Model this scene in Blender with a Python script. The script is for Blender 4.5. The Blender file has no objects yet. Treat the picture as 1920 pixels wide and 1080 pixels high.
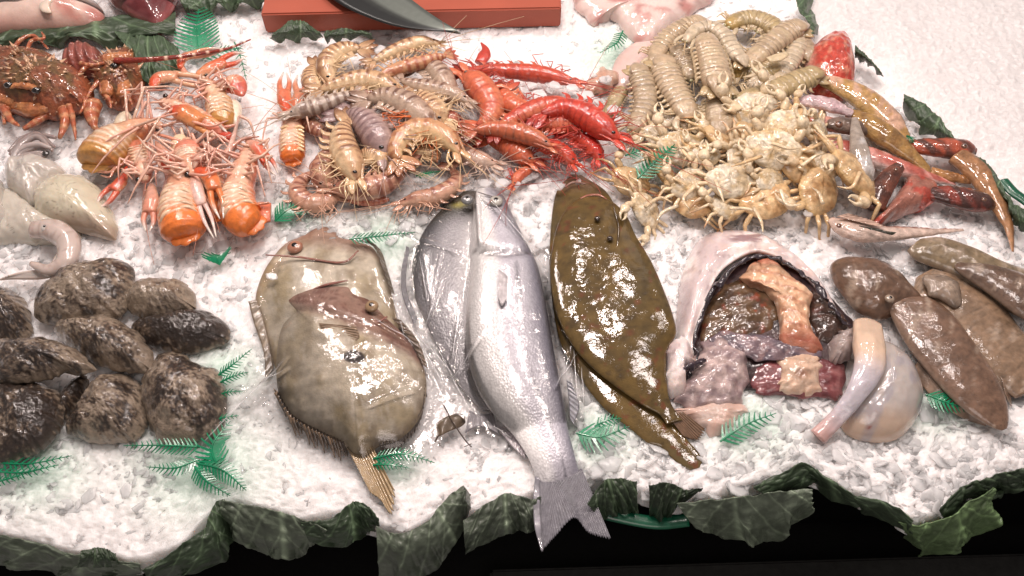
import bpy, bmesh, math, random
import numpy as np
from mathutils import Vector
from mathutils.bvhtree import BVHTree

# ------------------------------------------------------------------ camera, world, lamps, exposure
scene = bpy.context.scene
CAM_H, PITCH, TAN = 0.877, math.radians(55), 0.625
cam_data = bpy.data.cameras.new('camera'); cam = bpy.data.objects.new('camera', cam_data)
scene.collection.objects.link(cam); scene.camera = cam
cam.location = (0, 0, CAM_H); cam.rotation_euler = (math.pi/2 - PITCH, 0, 0)
cam_data.sensor_width = 36; cam_data.lens = 18/TAN; cam_data.clip_start = 0.01; cam_data.clip_end = 50
world = bpy.data.worlds.new('World'); scene.world = world; world.use_nodes = True
bg = world.node_tree.nodes['Background']; bg.inputs[0].default_value = (1.0, 0.88, 0.84, 1); bg.inputs[1].default_value = 0.25

def lamp(x, y, z, size, power, col, tx, ty):
    d = bpy.data.lights.new('ceiling_or_fill_lamp', 'AREA'); d.shape = 'DISK'; d.size = size; d.energy = power; d.color = col
    o = bpy.data.objects.new('ceiling_or_fill_lamp', d); scene.collection.objects.link(o)
    o.location = (x, y, z); o.rotation_euler = (Vector((x, y, z)) - Vector((tx, ty, 0))).to_track_quat('Z', 'Y').to_euler()
WARM = (1.0, 0.865, 0.815)
lamp(-0.10, 1.00, 1.70, 0.22, 13, WARM, 0.0, 0.55)
lamp(0.05, 1.95, 1.65, 0.12, 6.5, WARM, 0.05, 0.7)
lamp(0.55, 1.90, 1.70, 0.12, 6, WARM, 0.35, 0.8)
lamp(-0.84, 1.66, 1.70, 0.12, 6.5, WARM, -0.35, 0.8)
lamp(-1.12, 2.12, 1.70, 0.34, 11, WARM, -0.1, 0.7)
lamp(0.65, 0.95, 1.70, 0.30, 7, WARM, 0.5, 0.6)  # fill added to brighten the darker ice on the right
lamp(0.1, -0.35, 1.35, 0.70, 4.5, WARM, 0.1, 0.5)  # soft fill added behind the camera to lift leaves and front faces
lamp(1.55, 1.90, 1.70, 0.10, 5, WARM, 0.5, 0.7)
lamp(1.15, 1.60, 1.70, 0.11, 2, (1.0, 0.86, 0.80), 0.8, 0.9)
lamp(-0.35, 1.45, 1.75, 0.08, 6, WARM, -0.3, 0.8)
lamp(0.30, 1.45, 1.75, 0.08, 6, WARM, 0.25, 0.75)
lamp(1.1, 2.6, 1.60, 0.7, 1, (1.0, 0.90, 0.83), 0.9, 1.3)
scene.view_settings.view_transform = 'Standard'; scene.view_settings.look = 'None'
scene.view_settings.exposure = -0.12; scene.view_settings.gamma = 1
scene.render.engine = 'CYCLES'
scene.cycles.max_bounces = 8; scene.cycles.transparent_max_bounces = 12
scene.cycles.caustics_reflective = False; scene.cycles.caustics_refractive = False

# ------------------------------------------------------------------ helpers
sp, cp = math.sin(PITCH), math.cos(PITCH)
R = np.random.RandomState(7); rnd = random.Random(5)
def W(px, py, z=0.0):
    """point of the counter at height z for a photo position (photo is 1920 wide)"""
    u = (np.asarray(px, float) - 960)/960*TAN; v = (540 - np.asarray(py, float))/960*TAN
    t = (CAM_H - z)/(sp - v*cp)
    return np.stack([t*u, t*(cp + v*sp), np.zeros_like(t) + z], -1)
def back(P):
    """world -> photo position"""
    d = P - np.array([0, 0, CAM_H]); dep = d[..., 1]*cp - d[..., 2]*sp; up = d[..., 1]*sp + d[..., 2]*cp
    return 960 + d[..., 0]/dep/TAN*960, 540 - up/dep/TAN*960
def pxs(px, py, z=0.0):
    v = (540 - np.asarray(py, float))/960*TAN
    return (CAM_H - z)/(sp - v*cp)*TAN/960
def S(r, g, b, k=0.80):
    c = np.array([r, g, b])/255.0; c = np.where(c <= 0.04045, c/12.92, ((c + 0.055)/1.055)**2.4); l = c @ [.3, .59, .11]
    return (c*.92 + l*.08)*k
def smooth(a, b, x): t = np.clip((x - a)/(b - a), 0, 1); return t*t*(3 - 2*t)
def mix(a, b, f): f = np.asarray(f)[..., None]; return a*(1 - f) + b*f
def _h(i, j, k):
    n = (i*374761393 + j*668265263 + k*1274126177) & 0x7fffffff
    n = ((n ^ (n >> 13))*1274126177) & 0x7fffffff
    return ((n ^ (n >> 16)) & 0xffff)/65535.0
def vn(x, y, z=0.0):
    x = np.asarray(x, float); y = np.asarray(y, float); z = np.zeros_like(x) + z
    i, j, k = [np.floor(a).astype(np.int64) for a in (x, y, z)]
    f, g, h = x - i, y - j, z - k; f, g, h = [a*a*(3 - 2*a) for a in (f, g, h)]
    def L(a, b, t): return a + (b - a)*t
    return L(L(L(_h(i, j, k), _h(i+1, j, k), f), L(_h(i, j+1, k), _h(i+1, j+1, k), f), g),
             L(L(_h(i, j, k+1), _h(i+1, j, k+1), f), L(_h(i, j+1, k+1), _h(i+1, j+1, k+1), f), g), h)
def fbm(x, y, z=0.0, o=4):
    s = 0; a = 0.5; t = 0; x = np.asarray(x, float); y = np.asarray(y, float)
    for q in range(o): s = s + a*vn(x*2**q + q*17.3, y*2**q + q*9.1, z + q*3.7); t += a; a *= 0.5
    return s/t
def cr(pts, n, closed=False):
    P = np.array(pts, float); m = len(P)
    if closed: t = np.linspace(0, m, n, endpoint=False); idx = lambda i: P[i % m]
    else: t = np.linspace(0, m - 1, n); Q = np.vstack([2*P[0] - P[1], P, 2*P[-1] - P[-2]]); idx = lambda i: Q[np.clip(i + 1, 0, m + 1)]
    i = np.floor(t).astype(int)
    if not closed: i = np.minimum(i, m - 2)
    f = (t - i)[:, None]; a, b, c, d = idx(i - 1), idx(i), idx(i + 1), idx(i + 2)
    return 0.5*(2*b + (c - a)*f + (2*a - 5*b + 4*c - d)*f**2 + (3*b - a - 3*c + d)*f**3)

# ------------------------------------------------------------------ materials (procedural; the base colour is the 'Col' marking of each surface times fine mottling)
MATS = {}
def poly(pts, n):
    P = np.array(pts, float); t = np.linspace(0, len(P) - 1, n); return np.stack([np.interp(t, np.arange(len(P)), P[:, k]) for k in range(P.shape[1])], -1)
def mat(name, rough=0.35, coat=0.0, sss=0.0, bump=0.2, bscale=300, mott=0.25, mscale=90, trans=0.0, alpha=1.0, metal=0.0, spec=0.5, kind='noise', sr=0.006, crough=0.06, col=None, ior=1.4, stretch=(1, 1, 1), srad=(1, 0.5, 0.3), cb=0.22, cbs=60):
    if name in MATS: return MATS[name]
    m = bpy.data.materials.new(name); m.use_nodes = True; MATS[name] = m
    N, L = m.node_tree.nodes, m.node_tree.links; b = N['Principled BSDF']
    tc = N.new('ShaderNodeTexCoord'); mp = N.new('ShaderNodeMapping'); mp.inputs['Scale'].default_value = stretch
    L.new(tc.outputs['Object'], mp.inputs[0])
    at = N.new('ShaderNodeAttribute'); at.attribute_name = 'Col'
    nz = N.new('ShaderNodeTexNoise'); nz.inputs['Scale'].default_value = mscale; nz.inputs['Detail'].default_value = 6
    L.new(mp.outputs[0], nz.inputs['Vector'])
    mr = N.new('ShaderNodeMapRange'); mr.inputs[1].default_value = 0.3; mr.inputs[2].default_value = 0.7
    mr.inputs[3].default_value = 1 - mott; mr.inputs[4].default_value = 1 + mott; L.new(nz.outputs['Fac'], mr.inputs[0])
    vm = N.new('ShaderNodeVectorMath'); vm.operation = 'MULTIPLY'
    L.new(at.outputs['Color'], vm.inputs[0]); L.new(mr.outputs[0], vm.inputs[1]); L.new(vm.outputs[0], b.inputs['Base Color'])
    b.inputs['Roughness'].default_value = rough; b.inputs['Metallic'].default_value = metal
    b.inputs['Specular IOR Level'].default_value = spec; b.inputs['IOR'].default_value = ior
    b.inputs['Coat Weight'].default_value = coat; b.inputs['Coat Roughness'].default_value = crough
    b.inputs['Subsurface Weight'].default_value = sss; b.inputs['Subsurface Radius'].default_value = srad; b.inputs['Subsurface Scale'].default_value = sr
    b.inputs['Transmission Weight'].default_value = trans; b.inputs['Alpha'].default_value = alpha
    if kind == 'noise':
        t = N.new('ShaderNodeTexNoise'); t.inputs['Scale'].default_value = bscale; t.inputs['Detail'].default_value = 4; t.inputs['Roughness'].default_value = 0.6; out = t.outputs['Fac']
    elif kind == 'voro':
        t = N.new('ShaderNodeTexVoronoi'); t.inputs['Scale'].default_value = bscale; out = t.outputs['Distance']
    elif kind == 'edge':
        t = N.new('ShaderNodeTexVoronoi'); t.feature = 'DISTANCE_TO_EDGE'; t.inputs['Scale'].default_value = bscale; out = t.outputs['Distance']
    L.new(mp.outputs[0], t.inputs['Vector'])
    bp = N.new('ShaderNodeBump'); bp.inputs['Strength'].default_value = bump; bp.inputs['Distance'].default_value = 0.003
    L.new(out, bp.inputs['Height']); L.new(bp.outputs[0], b.inputs['Normal'])
    # wet film follows a coarser ripple than the skin
    n2 = N.new('ShaderNodeTexNoise'); n2.inputs['Scale'].default_value = cbs; n2.inputs['Detail'].default_value = 7; L.new(tc.outputs['Object'], n2.inputs['Vector'])
    b2 = N.new('ShaderNodeBump'); b2.inputs['Strength'].default_value = cb; b2.inputs['Distance'].default_value = 0.003
    L.new(n2.outputs['Fac'], b2.inputs['Height']); L.new(b2.outputs[0], b.inputs['Coat Normal'])
    return m
def wet(name, **k):
    d = dict(rough=0.45, spec=.35, coat=1.0, sss=0.12, bump=0.35, bscale=260); d.update(k); return mat(name, **d)

# ------------------------------------------------------------------ objects
def link(o): scene.collection.objects.link(o); return o
def tag(o, label=None, cat=None, group=None, kind=None):
    if label: o['label'] = label
    if cat: o['category'] = cat
    if group: o['group'] = group
    if kind: o['kind'] = kind
    return o
class Thing:
    def __init__(s, name, label, cat, base, group=None):
        s.base = np.array(base, float); s.o = link(bpy.data.objects.new(name, None)); s.o.empty_display_size = 0.02
        s.o.location = s.base; tag(s.o, label, cat, group); s.all = []
    def add(s, name, V, F, col, m, parent=None, label=None, smoothed=True, solid=0):
        o = mesh(name, V - s.base, F, col, m, smoothed, solid); o.parent = parent if parent else s.o
        if label: o['label'] = label
        s.all.append(o); return o
def mesh(name, V, F, col, m, smoothed=True, solid=0):
    me = bpy.data.meshes.new(name); me.from_pydata([tuple(v) for v in V], [], [tuple(int(i) for i in f) for f in F])
    a = me.color_attributes.new('Col', 'FLOAT_COLOR', 'POINT')
    c = np.ones((len(V), 4)); c[:, :3] = np.clip(col, 0.001, 1); a.data.foreach_set('color', c.ravel())
    if smoothed: me.polygons.foreach_set('use_smooth', np.ones(len(me.polygons), bool))
    me.materials.append(m)
    if len(V) < 60000:
        bm = bmesh.new(); bm.from_mesh(me); bmesh.ops.recalc_face_normals(bm, faces=bm.faces); bm.to_mesh(me); bm.free()
    me.update()
    o = link(bpy.data.objects.new(name, me))
    if solid:
        s = o.modifiers.new('thickness', 'SOLIDIFY'); s.thickness = solid; s.offset = -1
    return o
def solo(name, label, cat, base, V, F, col, m, group=None, kind=None, smoothed=True, solid=0):
    o = mesh(name, V - np.array(base), F, col, m, smoothed, solid); o.location = base; tag(o, label, cat, group, kind); return o

def ring_faces(n, m, closed=True):
    i = np.arange(n - 1)[:, None]; j = np.arange(m if closed else m - 1)[None, :]; k = (j + 1) % m
    return np.stack([i*m + j, i*m + k, (i + 1)*m + k, (i + 1)*m + j], -1).reshape(-1, 4).tolist()
def dome(out, z0, h, nr=22, na=72, p=2.0, q=2.0, center=None, under=0.5, disp=None, proj=0.4, jit=0, sm=True):
    """rounded body over an outline: upper skin bulging by h above z0, belly below"""
    O = cr(out, na, True) if sm else np.array(out, float); na = len(O)
    if jit:
        a = np.arange(na)*0.35; O = O + jit*np.stack([vn(a, a*0 + 3.1, jit) - .5, vn(a, a*0 + 8.7, jit) - .5], -1)*2
    c = np.array(center if center else O.mean(0), float)
    rr = np.sin(np.linspace(0.02, 1, nr)*math.pi/2)
    kw = max(3, na//9) | 1; Osm = np.stack([np.convolve(np.r_[O[-kw:, k], O[:, k], O[:kw, k]], np.ones(kw)/kw, 'same')[kw:-kw] for k in (0, 1)], -1)
    UV = c + rr[:, None, None]*((Osm - c)[None]*(1 - rr[:, None, None]**3) + (O - c)[None]*rr[:, None, None]**3)
    z = h*np.maximum(1 - rr**p, 0)**(1/q)
    Z = np.repeat(z[:, None], na, 1)
    RR = np.repeat(rr[:, None], na, 1)
    P = W(UV[..., 0], UV[..., 1], z0 + proj*h)
    if disp is not None: Z = Z + disp(UV[..., 0], UV[..., 1], RR)*(1 - RR**8)
    P[..., 2] = z0 + Z
    r2 = np.array([0.93, 0.75, 0.4]); z2 = -under*h*np.array([0.35, 0.8, 1.0])
    U2 = c + r2[:, None, None]*(O - c)[None]; P2 = W(U2[..., 0], U2[..., 1], z0 + proj*h); P2[..., 2] = z0 + z2[:, None]
    PP = np.concatenate([P, P2]); UU = np.concatenate([UV, U2]); RA = np.concatenate([RR, np.ones((3, na))])
    F = ring_faces(len(PP), na); F.append(list(range(na))[::-1]); F.append([(len(PP) - 1)*na + k for k in range(na)])
    return PP.reshape(-1, 3), F, UU.reshape(-1, 2), RA.ravel()
def tube3(P, rad, seg=12, flat=1.0, mod=None):
    """tapered limb through 3-D points; frame kept upright"""
    P = np.array(P, float); rad = np.asarray(rad, float); n = len(P); T = np.gradient(P, axis=0); T /= np.linalg.norm(T, axis=1)[:, None] + 1e-9
    s = np.cross(np.array([0, 0, 1.0]), T); bad = np.linalg.norm(s, axis=1) < 1e-3; s[bad] = (1, 0, 0); s /= np.linalg.norm(s, axis=1)[:, None]
    for i in range(1, n):
        if s[i] @ s[i-1] < 0 and np.linalg.norm(T[i] - T[i-1]) < .5: s[i] = s[i] if False else s[i]
    u = np.cross(T, s); A = np.arange(seg)/seg*2*math.pi
    rr = rad[:, None]*np.ones(seg)[None]
    if mod is not None: rr = rr*mod
    V = P[:, None] + rr[..., None]*(np.cos(A)[None, :, None]*s[:, None] + flat*np.sin(A)[None, :, None]*u[:, None])
    F = ring_faces(n, seg); F.append(list(range(seg))[::-1]); F.append([(n - 1)*seg + k for k in range(seg)])
    return V.reshape(-1, 3), F, np.repeat(np.linspace(0, 1, n), seg), np.tile(A, n), s, u
def tpx(pts, w, z, n=24, seg=12, flat=1.0, mod=None, prof=None):
    """limb through photo positions; w = full width in photo pixels at each point"""
    P = cr(pts, n); ww = np.interp(np.linspace(0, 1, n), np.linspace(0, 1, len(w)), w) if hasattr(w, '__len__') else np.full(n, float(w))
    zz = np.interp(np.linspace(0, 1, n), np.linspace(0, 1, len(z)), z) if hasattr(z, '__len__') else np.full(n, float(z))
    r0 = ww.max()/2*pxs(P[:, 0], P[:, 1]).mean()
    C = W(P[:, 0], P[:, 1], zz + r0*flat); r = ww/2*pxs(P[:, 0], P[:, 1], zz)
    if prof is not None: r = r*np.interp(np.linspace(0, 1, n), prof[0], prof[1])
    V, F, t, a, s, u = tube3(C, r, seg, flat, mod)
    ref = np.repeat(P[:, :2], seg, 0)
    return V, F, t, a, C, r, s, u, ref
def loft(pairs, ratio, z0, ns=90, nc=40, e=1.0, disp=None, under=0.6, tap=0):
    """fish body lying on its side: left and right outline pairs, thickness = ratio * half width"""
    Q = cr([l + r for l, r in pairs], ns); Lp, Rp = Q[:, :2], Q[:, 2:]
    hw = np.linalg.norm(W(Lp[:, 0], Lp[:, 1]) - W(Rp[:, 0], Rp[:, 1]), axis=1)/2
    b = ratio*hw; bm = b.max(); b = b*(1 - tap*smooth(.86, 1, np.linspace(0, 1, ns)))
    A = np.linspace(0, 2*math.pi, nc, endpoint=False); ca, sa = np.cos(A), np.sin(A)
    ce = np.sign(ca)*np.abs(ca)**e; se = np.sign(sa)*np.abs(sa)**e
    f = (ce + 1)/2; UV = Lp[:, None]*(1 - f)[None, :, None] + Rp[:, None]*f[None, :, None]
    P = W(UV[..., 0], UV[..., 1], z0 + bm*0.5)
    Z = np.where(se > 0, se, se*under)[None]*b[:, None]
    if disp is not None: Z = Z + disp(UV[..., 0], UV[..., 1])*(se > 0)[None]*np.abs(se)[None]
    P[..., 2] = z0 + bm*0.35 + Z - (bm*.35*tap*smooth(.8, 1, np.linspace(0, 1, ns)))[:, None]
    F = ring_faces(ns, nc); F.append(list(range(nc))[::-1]); F.append([(ns - 1)*nc + k for k in range(nc)])
    return P.reshape(-1, 3), F, UV.reshape(-1, 2), np.repeat(np.linspace(0, 1, ns), nc), np.tile(f, ns), np.tile(se, ns)
def sheet(Lp, Rp, zl, zr, nu=40, nv=16, ruf=None, bulge=0.0):
    """thin draped sheet between two edges; zl/zr heights of the edges"""
    A = cr(Lp, nu); B = cr(Rp, nu); f = np.linspace(0, 1, nv)
    UV = A[:, None]*(1 - f)[None, :, None] + B[:, None]*f[None, :, None]
    uu = np.linspace(0, 1, nu)
    zl = np.interp(uu, np.linspace(0, 1, len(zl)), zl) if hasattr(zl, '__len__') else np.full(nu, zl)
    zr = np.interp(uu, np.linspace(0, 1, len(zr)), zr) if hasattr(zr, '__len__') else np.full(nu, zr)
    Z = zl[:, None]*(1 - f) + zr[:, None]*f + bulge*np.sin(f*math.pi)[None]
    P = W(UV[..., 0], UV[..., 1], 0) if False else W(UV[..., 0], UV[..., 1], Z)
    U = np.repeat(uu[:, None], nv, 1); Fv = np.repeat(f[None], nu, 0)
    if ruf is not None: P = P + ruf(U, Fv, UV)[..., None]*np.array([0, -0.35, 1.0])
    return P.reshape(-1, 3), ring_faces(nu, nv, False), UV.reshape(-1, 2), U.ravel(), Fv.ravel()
def ball(c, r, n=10, sq=(1, 1, 1)):
    th = np.linspace(0.01, math.pi - 0.01, n); ph = np.arange(14)/14*2*math.pi
    V = np.stack([np.outer(np.sin(th), np.cos(ph))*sq[0], np.outer(np.sin(th), np.sin(ph))*sq[1], np.outer(np.cos(th), np.ones(14))*sq[2]], -1).reshape(-1, 3)*r + c
    return V, [f[::-1] for f in ring_faces(n, 14)]
def flatc(V, c): return np.tile(c, (len(V), 1))
def strands(th, name, starts, dirs, lens, rad, col, m, curl=0.4, parent=None, n=7):
    for s0, d0, l in zip(starts, dirs, lens):
        d0 = np.array(d0, float); d0 /= np.linalg.norm(d0) + 1e-9
        k = R.uniform(-1, 1, 3)*curl; k[2] = -abs(k[2])*0.6
        t = np.linspace(0, 1, n)[:, None]; P = s0 + d0*l*t + k*l*t**2*0.5
        P[:, 2] = np.maximum(P[:, 2], 0.003)
        V, F, tt, a, _, _ = tube3(P, np.linspace(rad, rad*0.45, n), 6)
        th.add(name, V, F, flatc(V, col*R.uniform(.8, 1.15)), m, parent)
EYE = mat('eye_black', rough=0.08, coat=1, mott=0, bump=0, spec=.8)
DARK = S(22, 14, 12)
# ------------------------------------------------------------------ setting: crushed ice bed, black counter front
EDGE = np.array([(-400, 1000), (0, 1006), (130, 1040), (250, 1058), (330, 1030), (400, 960), (440, 945), (560, 978), (640, 968), (700, 985), (760, 1004), (830, 968), (880, 965), (1000, 935), (1130, 900), (1200, 925), (1260, 948), (1330, 935), (1440, 905), (1500, 880), (1570, 915), (1650, 945), (1710, 985), (1780, 965), (1850, 910), (1930, 885), (2400, 880)], float)
EP = W(EDGE[:, 0], EDGE[:, 1]); YE = lambda x: np.interp(x, EP[:, 0], EP[:, 1])
# the second bin of finer ice beyond the leaf border on the right
BORD = np.array([(1488, -60), (1500, 20), (1525, 60), (1620, 110), (1690, 180), (1760, 250), (1830, 300), (1880, 350), (1960, 420), (2300, 640)], float)
BP = W(BORD[:, 0], BORD[:, 1])
def beyond(x, y): return x - np.interp(y, BP[::-1, 1], BP[::-1, 0])
def zice(x, y):
    px, py = back(np.stack([x, y, np.zeros_like(x)], -1))
    z = -0.009 + 0.009*(fbm(x*4 + 3, y*4, 0, 3) - .5) + 0.006*(fbm(x*14, y*14, 1, 3) - .5)
    b = beyond(x, y); z = z + 0.018*smooth(0.0, 0.06, b)*(1) - 0.004*smooth(0.0, .04, -b)*smooth(-.12, -.04, b)
    d = YE(x) - y; z = z + 0.006*smooth(.10, 0.03, -d)*(d < 0) - 0.016*smooth(-0.008, 0.006, d)
    return z
def coarse(px, py):      # 0 = packed fine snow, 1 = large loose flakes
    c = 0.35
    if px > 1080 and py > 740: c = .85
    if px > 1220 and 380 < py < 560: c = .9
    if px > 1540 and 370 < py < 520: c = .9
    if 1540 < px < 1740 and 170 < py < 400: c = .7
    if px < 1250 and 290 < py < 560: c = .8
    if px < 460 and py < 560: c = .75
    if 460 < px < 760 and 450 < py < 900: c = .2
    if px < 1000 and py > 860: c = .12
    if 880 < px < 1200 and py < 130: c = .35
    if px < 320 and 830 < py < 960: c = .5
    return c
def ice_grid():
    xs = np.arange(-1.12, 1.42, 0.0026); n = 700; t = np.linspace(0, 1, n)
    X = np.repeat(xs[None], n, 0); y0 = YE(xs) - 0.005
    Y = y0[None] + (2.25 - y0[None])*(t[:, None]**1.35)
    Z = zice(X, Y); px, py = back(np.stack([X, Y, Z], -1))
    fine = smooth(0.0, 0.05, beyond(X, Y))
    # granular crushed relief: tilted facets of a jittered cell lattice
    def facets(s, sd):
        gx, gy = X/s, Y/s; ix, iy = np.floor(gx).astype(np.int64), np.floor(gy).astype(np.int64); best = np.full(X.shape, 9.); out = np.zeros(X.shape)
        for dx in (-1, 0, 1):
            for dy in (-1, 0, 1):
                cx, cy = ix + dx, iy + dy; jx = _h(cx, cy, sd) + cx; jy = _h(cx, cy, sd + 1) + cy
                d = (gx - jx)**2 + (gy - jy)**2; hh = _h(cx, cy, sd + 2) + (gx - jx)*(_h(cx, cy, sd + 3) - .5)*1.6 + (gy - jy)*(_h(cx, cy, sd + 4) - .5)*1.6
                out = np.where(d < best, hh, out); best = np.minimum(best, d)
        return out
    Z = Z + (1 - fine)*(0.0022*facets(0.017, 11) + 0.0022*facets(0.0085, 31) + .0012*facets(.0048, 71)) + fine*(0.0016*facets(0.009, 51) + 0.0013*facets(0.005, 61) + 0.0035*fbm(X*30, Y*30, 2, 3))
    CO = np.vectorize(coarse)(np.round(px/6)*6, np.round(py/6)*6).astype(float)*(1 - fine); Z = Z + CO*(0.0034*facets(.024, 91) + .0022*facets(.013, 95))
    return np.stack([X, Y, Z], -1).reshape(-1, 3), ring_faces(n, len(xs), False)
M_ICE = mat('ice_snow', rough=0.34, coat=0.25, sss=1.0, sr=.016, srad=(1, .93, .9), bump=0.5, bscale=260, mott=0.04, mscale=60, spec=.45, crough=.18)
M_CHIP = mat('ice_flake', rough=0.14, coat=0.3, sss=1.0, bump=0.25, bscale=120, mott=0.04, sr=.014, srad=(1, .95, .93), alpha=.62, ior=1.31, spec=.5)
M_CHIP2 = mat('ice_flake_cloudy', rough=0.22, coat=0.3, bump=0.25, bscale=150, mott=0.05, alpha=.62, sss=1.0, sr=.014, srad=(1, .95, .93), ior=1.31)
ICEC = np.array([0.90, 0.875, 0.87])
V, F = ice_grid()
FERNGLOW = [(370, 870, 120), (60, 880, 90), (560, 400, 50), (720, 445, 60), (1120, 820, 70), (1410, 800, 70), (1770, 760, 60), (420, 690, 60), (1150, 100, 60), (740, 870, 40), (1230, 300, 50)]
def ice_col(x, y):
    px, py = back(np.stack([x, y, np.zeros_like(x)], -1)); g = np.zeros_like(px)
    c = np.tile(ICEC, (len(x), 1))*(0.97 + .06*vn(x*30, y*30))[:, None]
    # green glow of the buried plastic fern, painted into the ice colour
    for a, b, r in FERNGLOW: g = np.maximum(g, np.exp(-(((px - a)**2 + ((py - b)*1.3)**2)/(r*r*1.2))))
    c = mix(c, c*np.array([0.50, 0.82, 0.66]), g*0.6)
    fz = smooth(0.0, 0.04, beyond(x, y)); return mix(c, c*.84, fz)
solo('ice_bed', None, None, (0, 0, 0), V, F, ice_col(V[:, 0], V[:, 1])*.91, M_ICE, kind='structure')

def chips(n, seed, big, zup, where, m, name=None, tilt=0.6, thick=0.16):
    r = np.random.RandomState(seed); Vs, Fs = [], []; o = 0; k = 0
    while k < n:
        px, py = r.uniform(-60, 1980), r.uniform(-20, 1060); wgt = where(px, py)
        if r.rand() > wgt: continue
        k += 1
        p = W(px, py); x, y = p[0], p[1]
        if y < YE(x) + 0.004: continue
        s = big(px, py)*r.uniform(.5, 1.25); ns = r.randint(5, 8); a = np.sort(r.uniform(0, 2*math.pi, ns)) ; a = np.linspace(0, 2*math.pi, ns, endpoint=False)*.75 + a*.25
        rad = s*r.uniform(.65, 1.1, ns); asp = r.uniform(.35, .95)
        P = np.stack([np.cos(a)*rad, np.sin(a)*rad*asp], -1); h = s*thick*r.uniform(.6, 1.4)
        lay = [np.c_[P*.86, np.full(ns, -h)], np.c_[P, np.full(ns, -h*.35)], np.c_[P*.97, np.full(ns, h*.4)], np.c_[P*.80, np.full(ns, h)]]
        Q = np.concatenate(lay); th = abs(r.normal(0, tilt)); az = r.uniform(0, 2*math.pi); sp_ = r.uniform(0, 2*math.pi)
        c0, s0 = math.cos(sp_), math.sin(sp_); Q[:, :2] = Q[:, :2] @ np.array([[c0, s0], [-s0, c0]])
        ax = np.array([math.cos(az), math.sin(az), 0]); K = np.array([[0, -ax[2], ax[1]], [ax[2], 0, -ax[0]], [-ax[1], ax[0], 0]])
        Rm = np.eye(3) + math.sin(th)*K + (1 - math.cos(th))*K @ K; Q = Q @ Rm.T
        z = zice(np.array([x]), np.array([y]))[0] + zup*r.uniform(0, 1) + 0.0012
        Q += np.array([x, y, z]); Vs.append(Q)
        for i in range(3):
            for j in range(ns): q = (j + 1) % ns; Fs.append((o + i*ns + j, o + i*ns + q, o + (i + 1)*ns + q, o + (i + 1)*ns + j))
        Fs.append(tuple(o + 3*ns + j for j in range(ns))); Fs.append(tuple(o + j for j in range(ns))[::-1]); o += len(Q)
    V = np.concatenate(Vs); return V, Fs
def isfine(px, py):
    p = W(px, py); return beyond(p[0], p[1]) > 0.0
V, F = chips(8500, 3, lambda a, b: 0.0060 + 0.0085*coarse(a, b), 0.0010, lambda a, b: 0 if isfine(a, b) else .10 + .90*coarse(a, b)**1.2, None, tilt=.5, thick=.10)
solo('crushed_ice', 'loose crushed ice flakes heaped under and around the seafood', 'ice', (0, 0, 0), V, F, flatc(V, np.array([.99, .965, .96])), M_CHIP2, kind='stuff')
V, F = chips(1500, 5, lambda a, b: 0.008 + 0.009*coarse(a, b), 0.005, lambda a, b: 0 if isfine(a, b) else max(0, coarse(a, b) - .25), None, tilt=.35, thick=.10)
solo('ice_flakes', 'larger clear ice flakes lying on top of the crushed ice', 'ice', (0, 0, 0), V, F, flatc(V, np.array([.99, .97, .97])), M_CHIP, kind='stuff')

M_BLK = mat('counter_black', rough=0.5, coat=0, bump=.1, mott=.2, spec=.25)
def box(x0, x1, y0, y1, z0, z1, bev=0.0):
    bm = bmesh.new(); bmesh.ops.create_cube(bm, size=1)
    for v in bm.verts: v.co = ((x0 + x1)/2 + v.co.x*(x1 - x0), (y0 + y1)/2 + v.co.y*(y1 - y0), (z0 + z1)/2 + v.co.z*(z1 - z0))
    if bev: bmesh.ops.bevel(bm, geom=bm.edges[:], offset=bev, segments=3, affect='EDGES')
    V = np.array([v.co[:] for v in bm.verts]); F = [[v.index for v in f.verts] for f in bm.faces]; bm.free(); return V, F
V, F = box(-2, 2, 0.20, 2.3, -0.34, -0.30); solo('counter_floor', None, None, (0, 0, 0), V, F, flatc(V, S(14, 13, 12)), M_BLK, kind='structure', smoothed=False)
V, F = box(-1.3, 1.6, 0.40, 2.3, -0.29, -0.032, 0.004); solo('ice_bin', None, None, (0, 0, 0), V, F, flatc(V, S(12, 12, 12)), M_BLK, kind='structure', smoothed=False)
M_RAIL = mat('rail_metal', rough=.42, metal=.7, mott=.15, bump=.1)
V, F = box(-.02, 1.3, 0.05, 0.318, -0.25, -0.225, 0.004)
a = .03; V = V @ np.array([[math.cos(a), math.sin(a), 0], [-math.sin(a), math.cos(a), 0], [0, 0, 1]])
solo('counter_rail', 'dark grey metal rail along the front foot of the counter', 'rail', (0, 0.1, -.24), V, F, flatc(V, S(70, 70, 68)), M_RAIL, smoothed=False)

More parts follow.
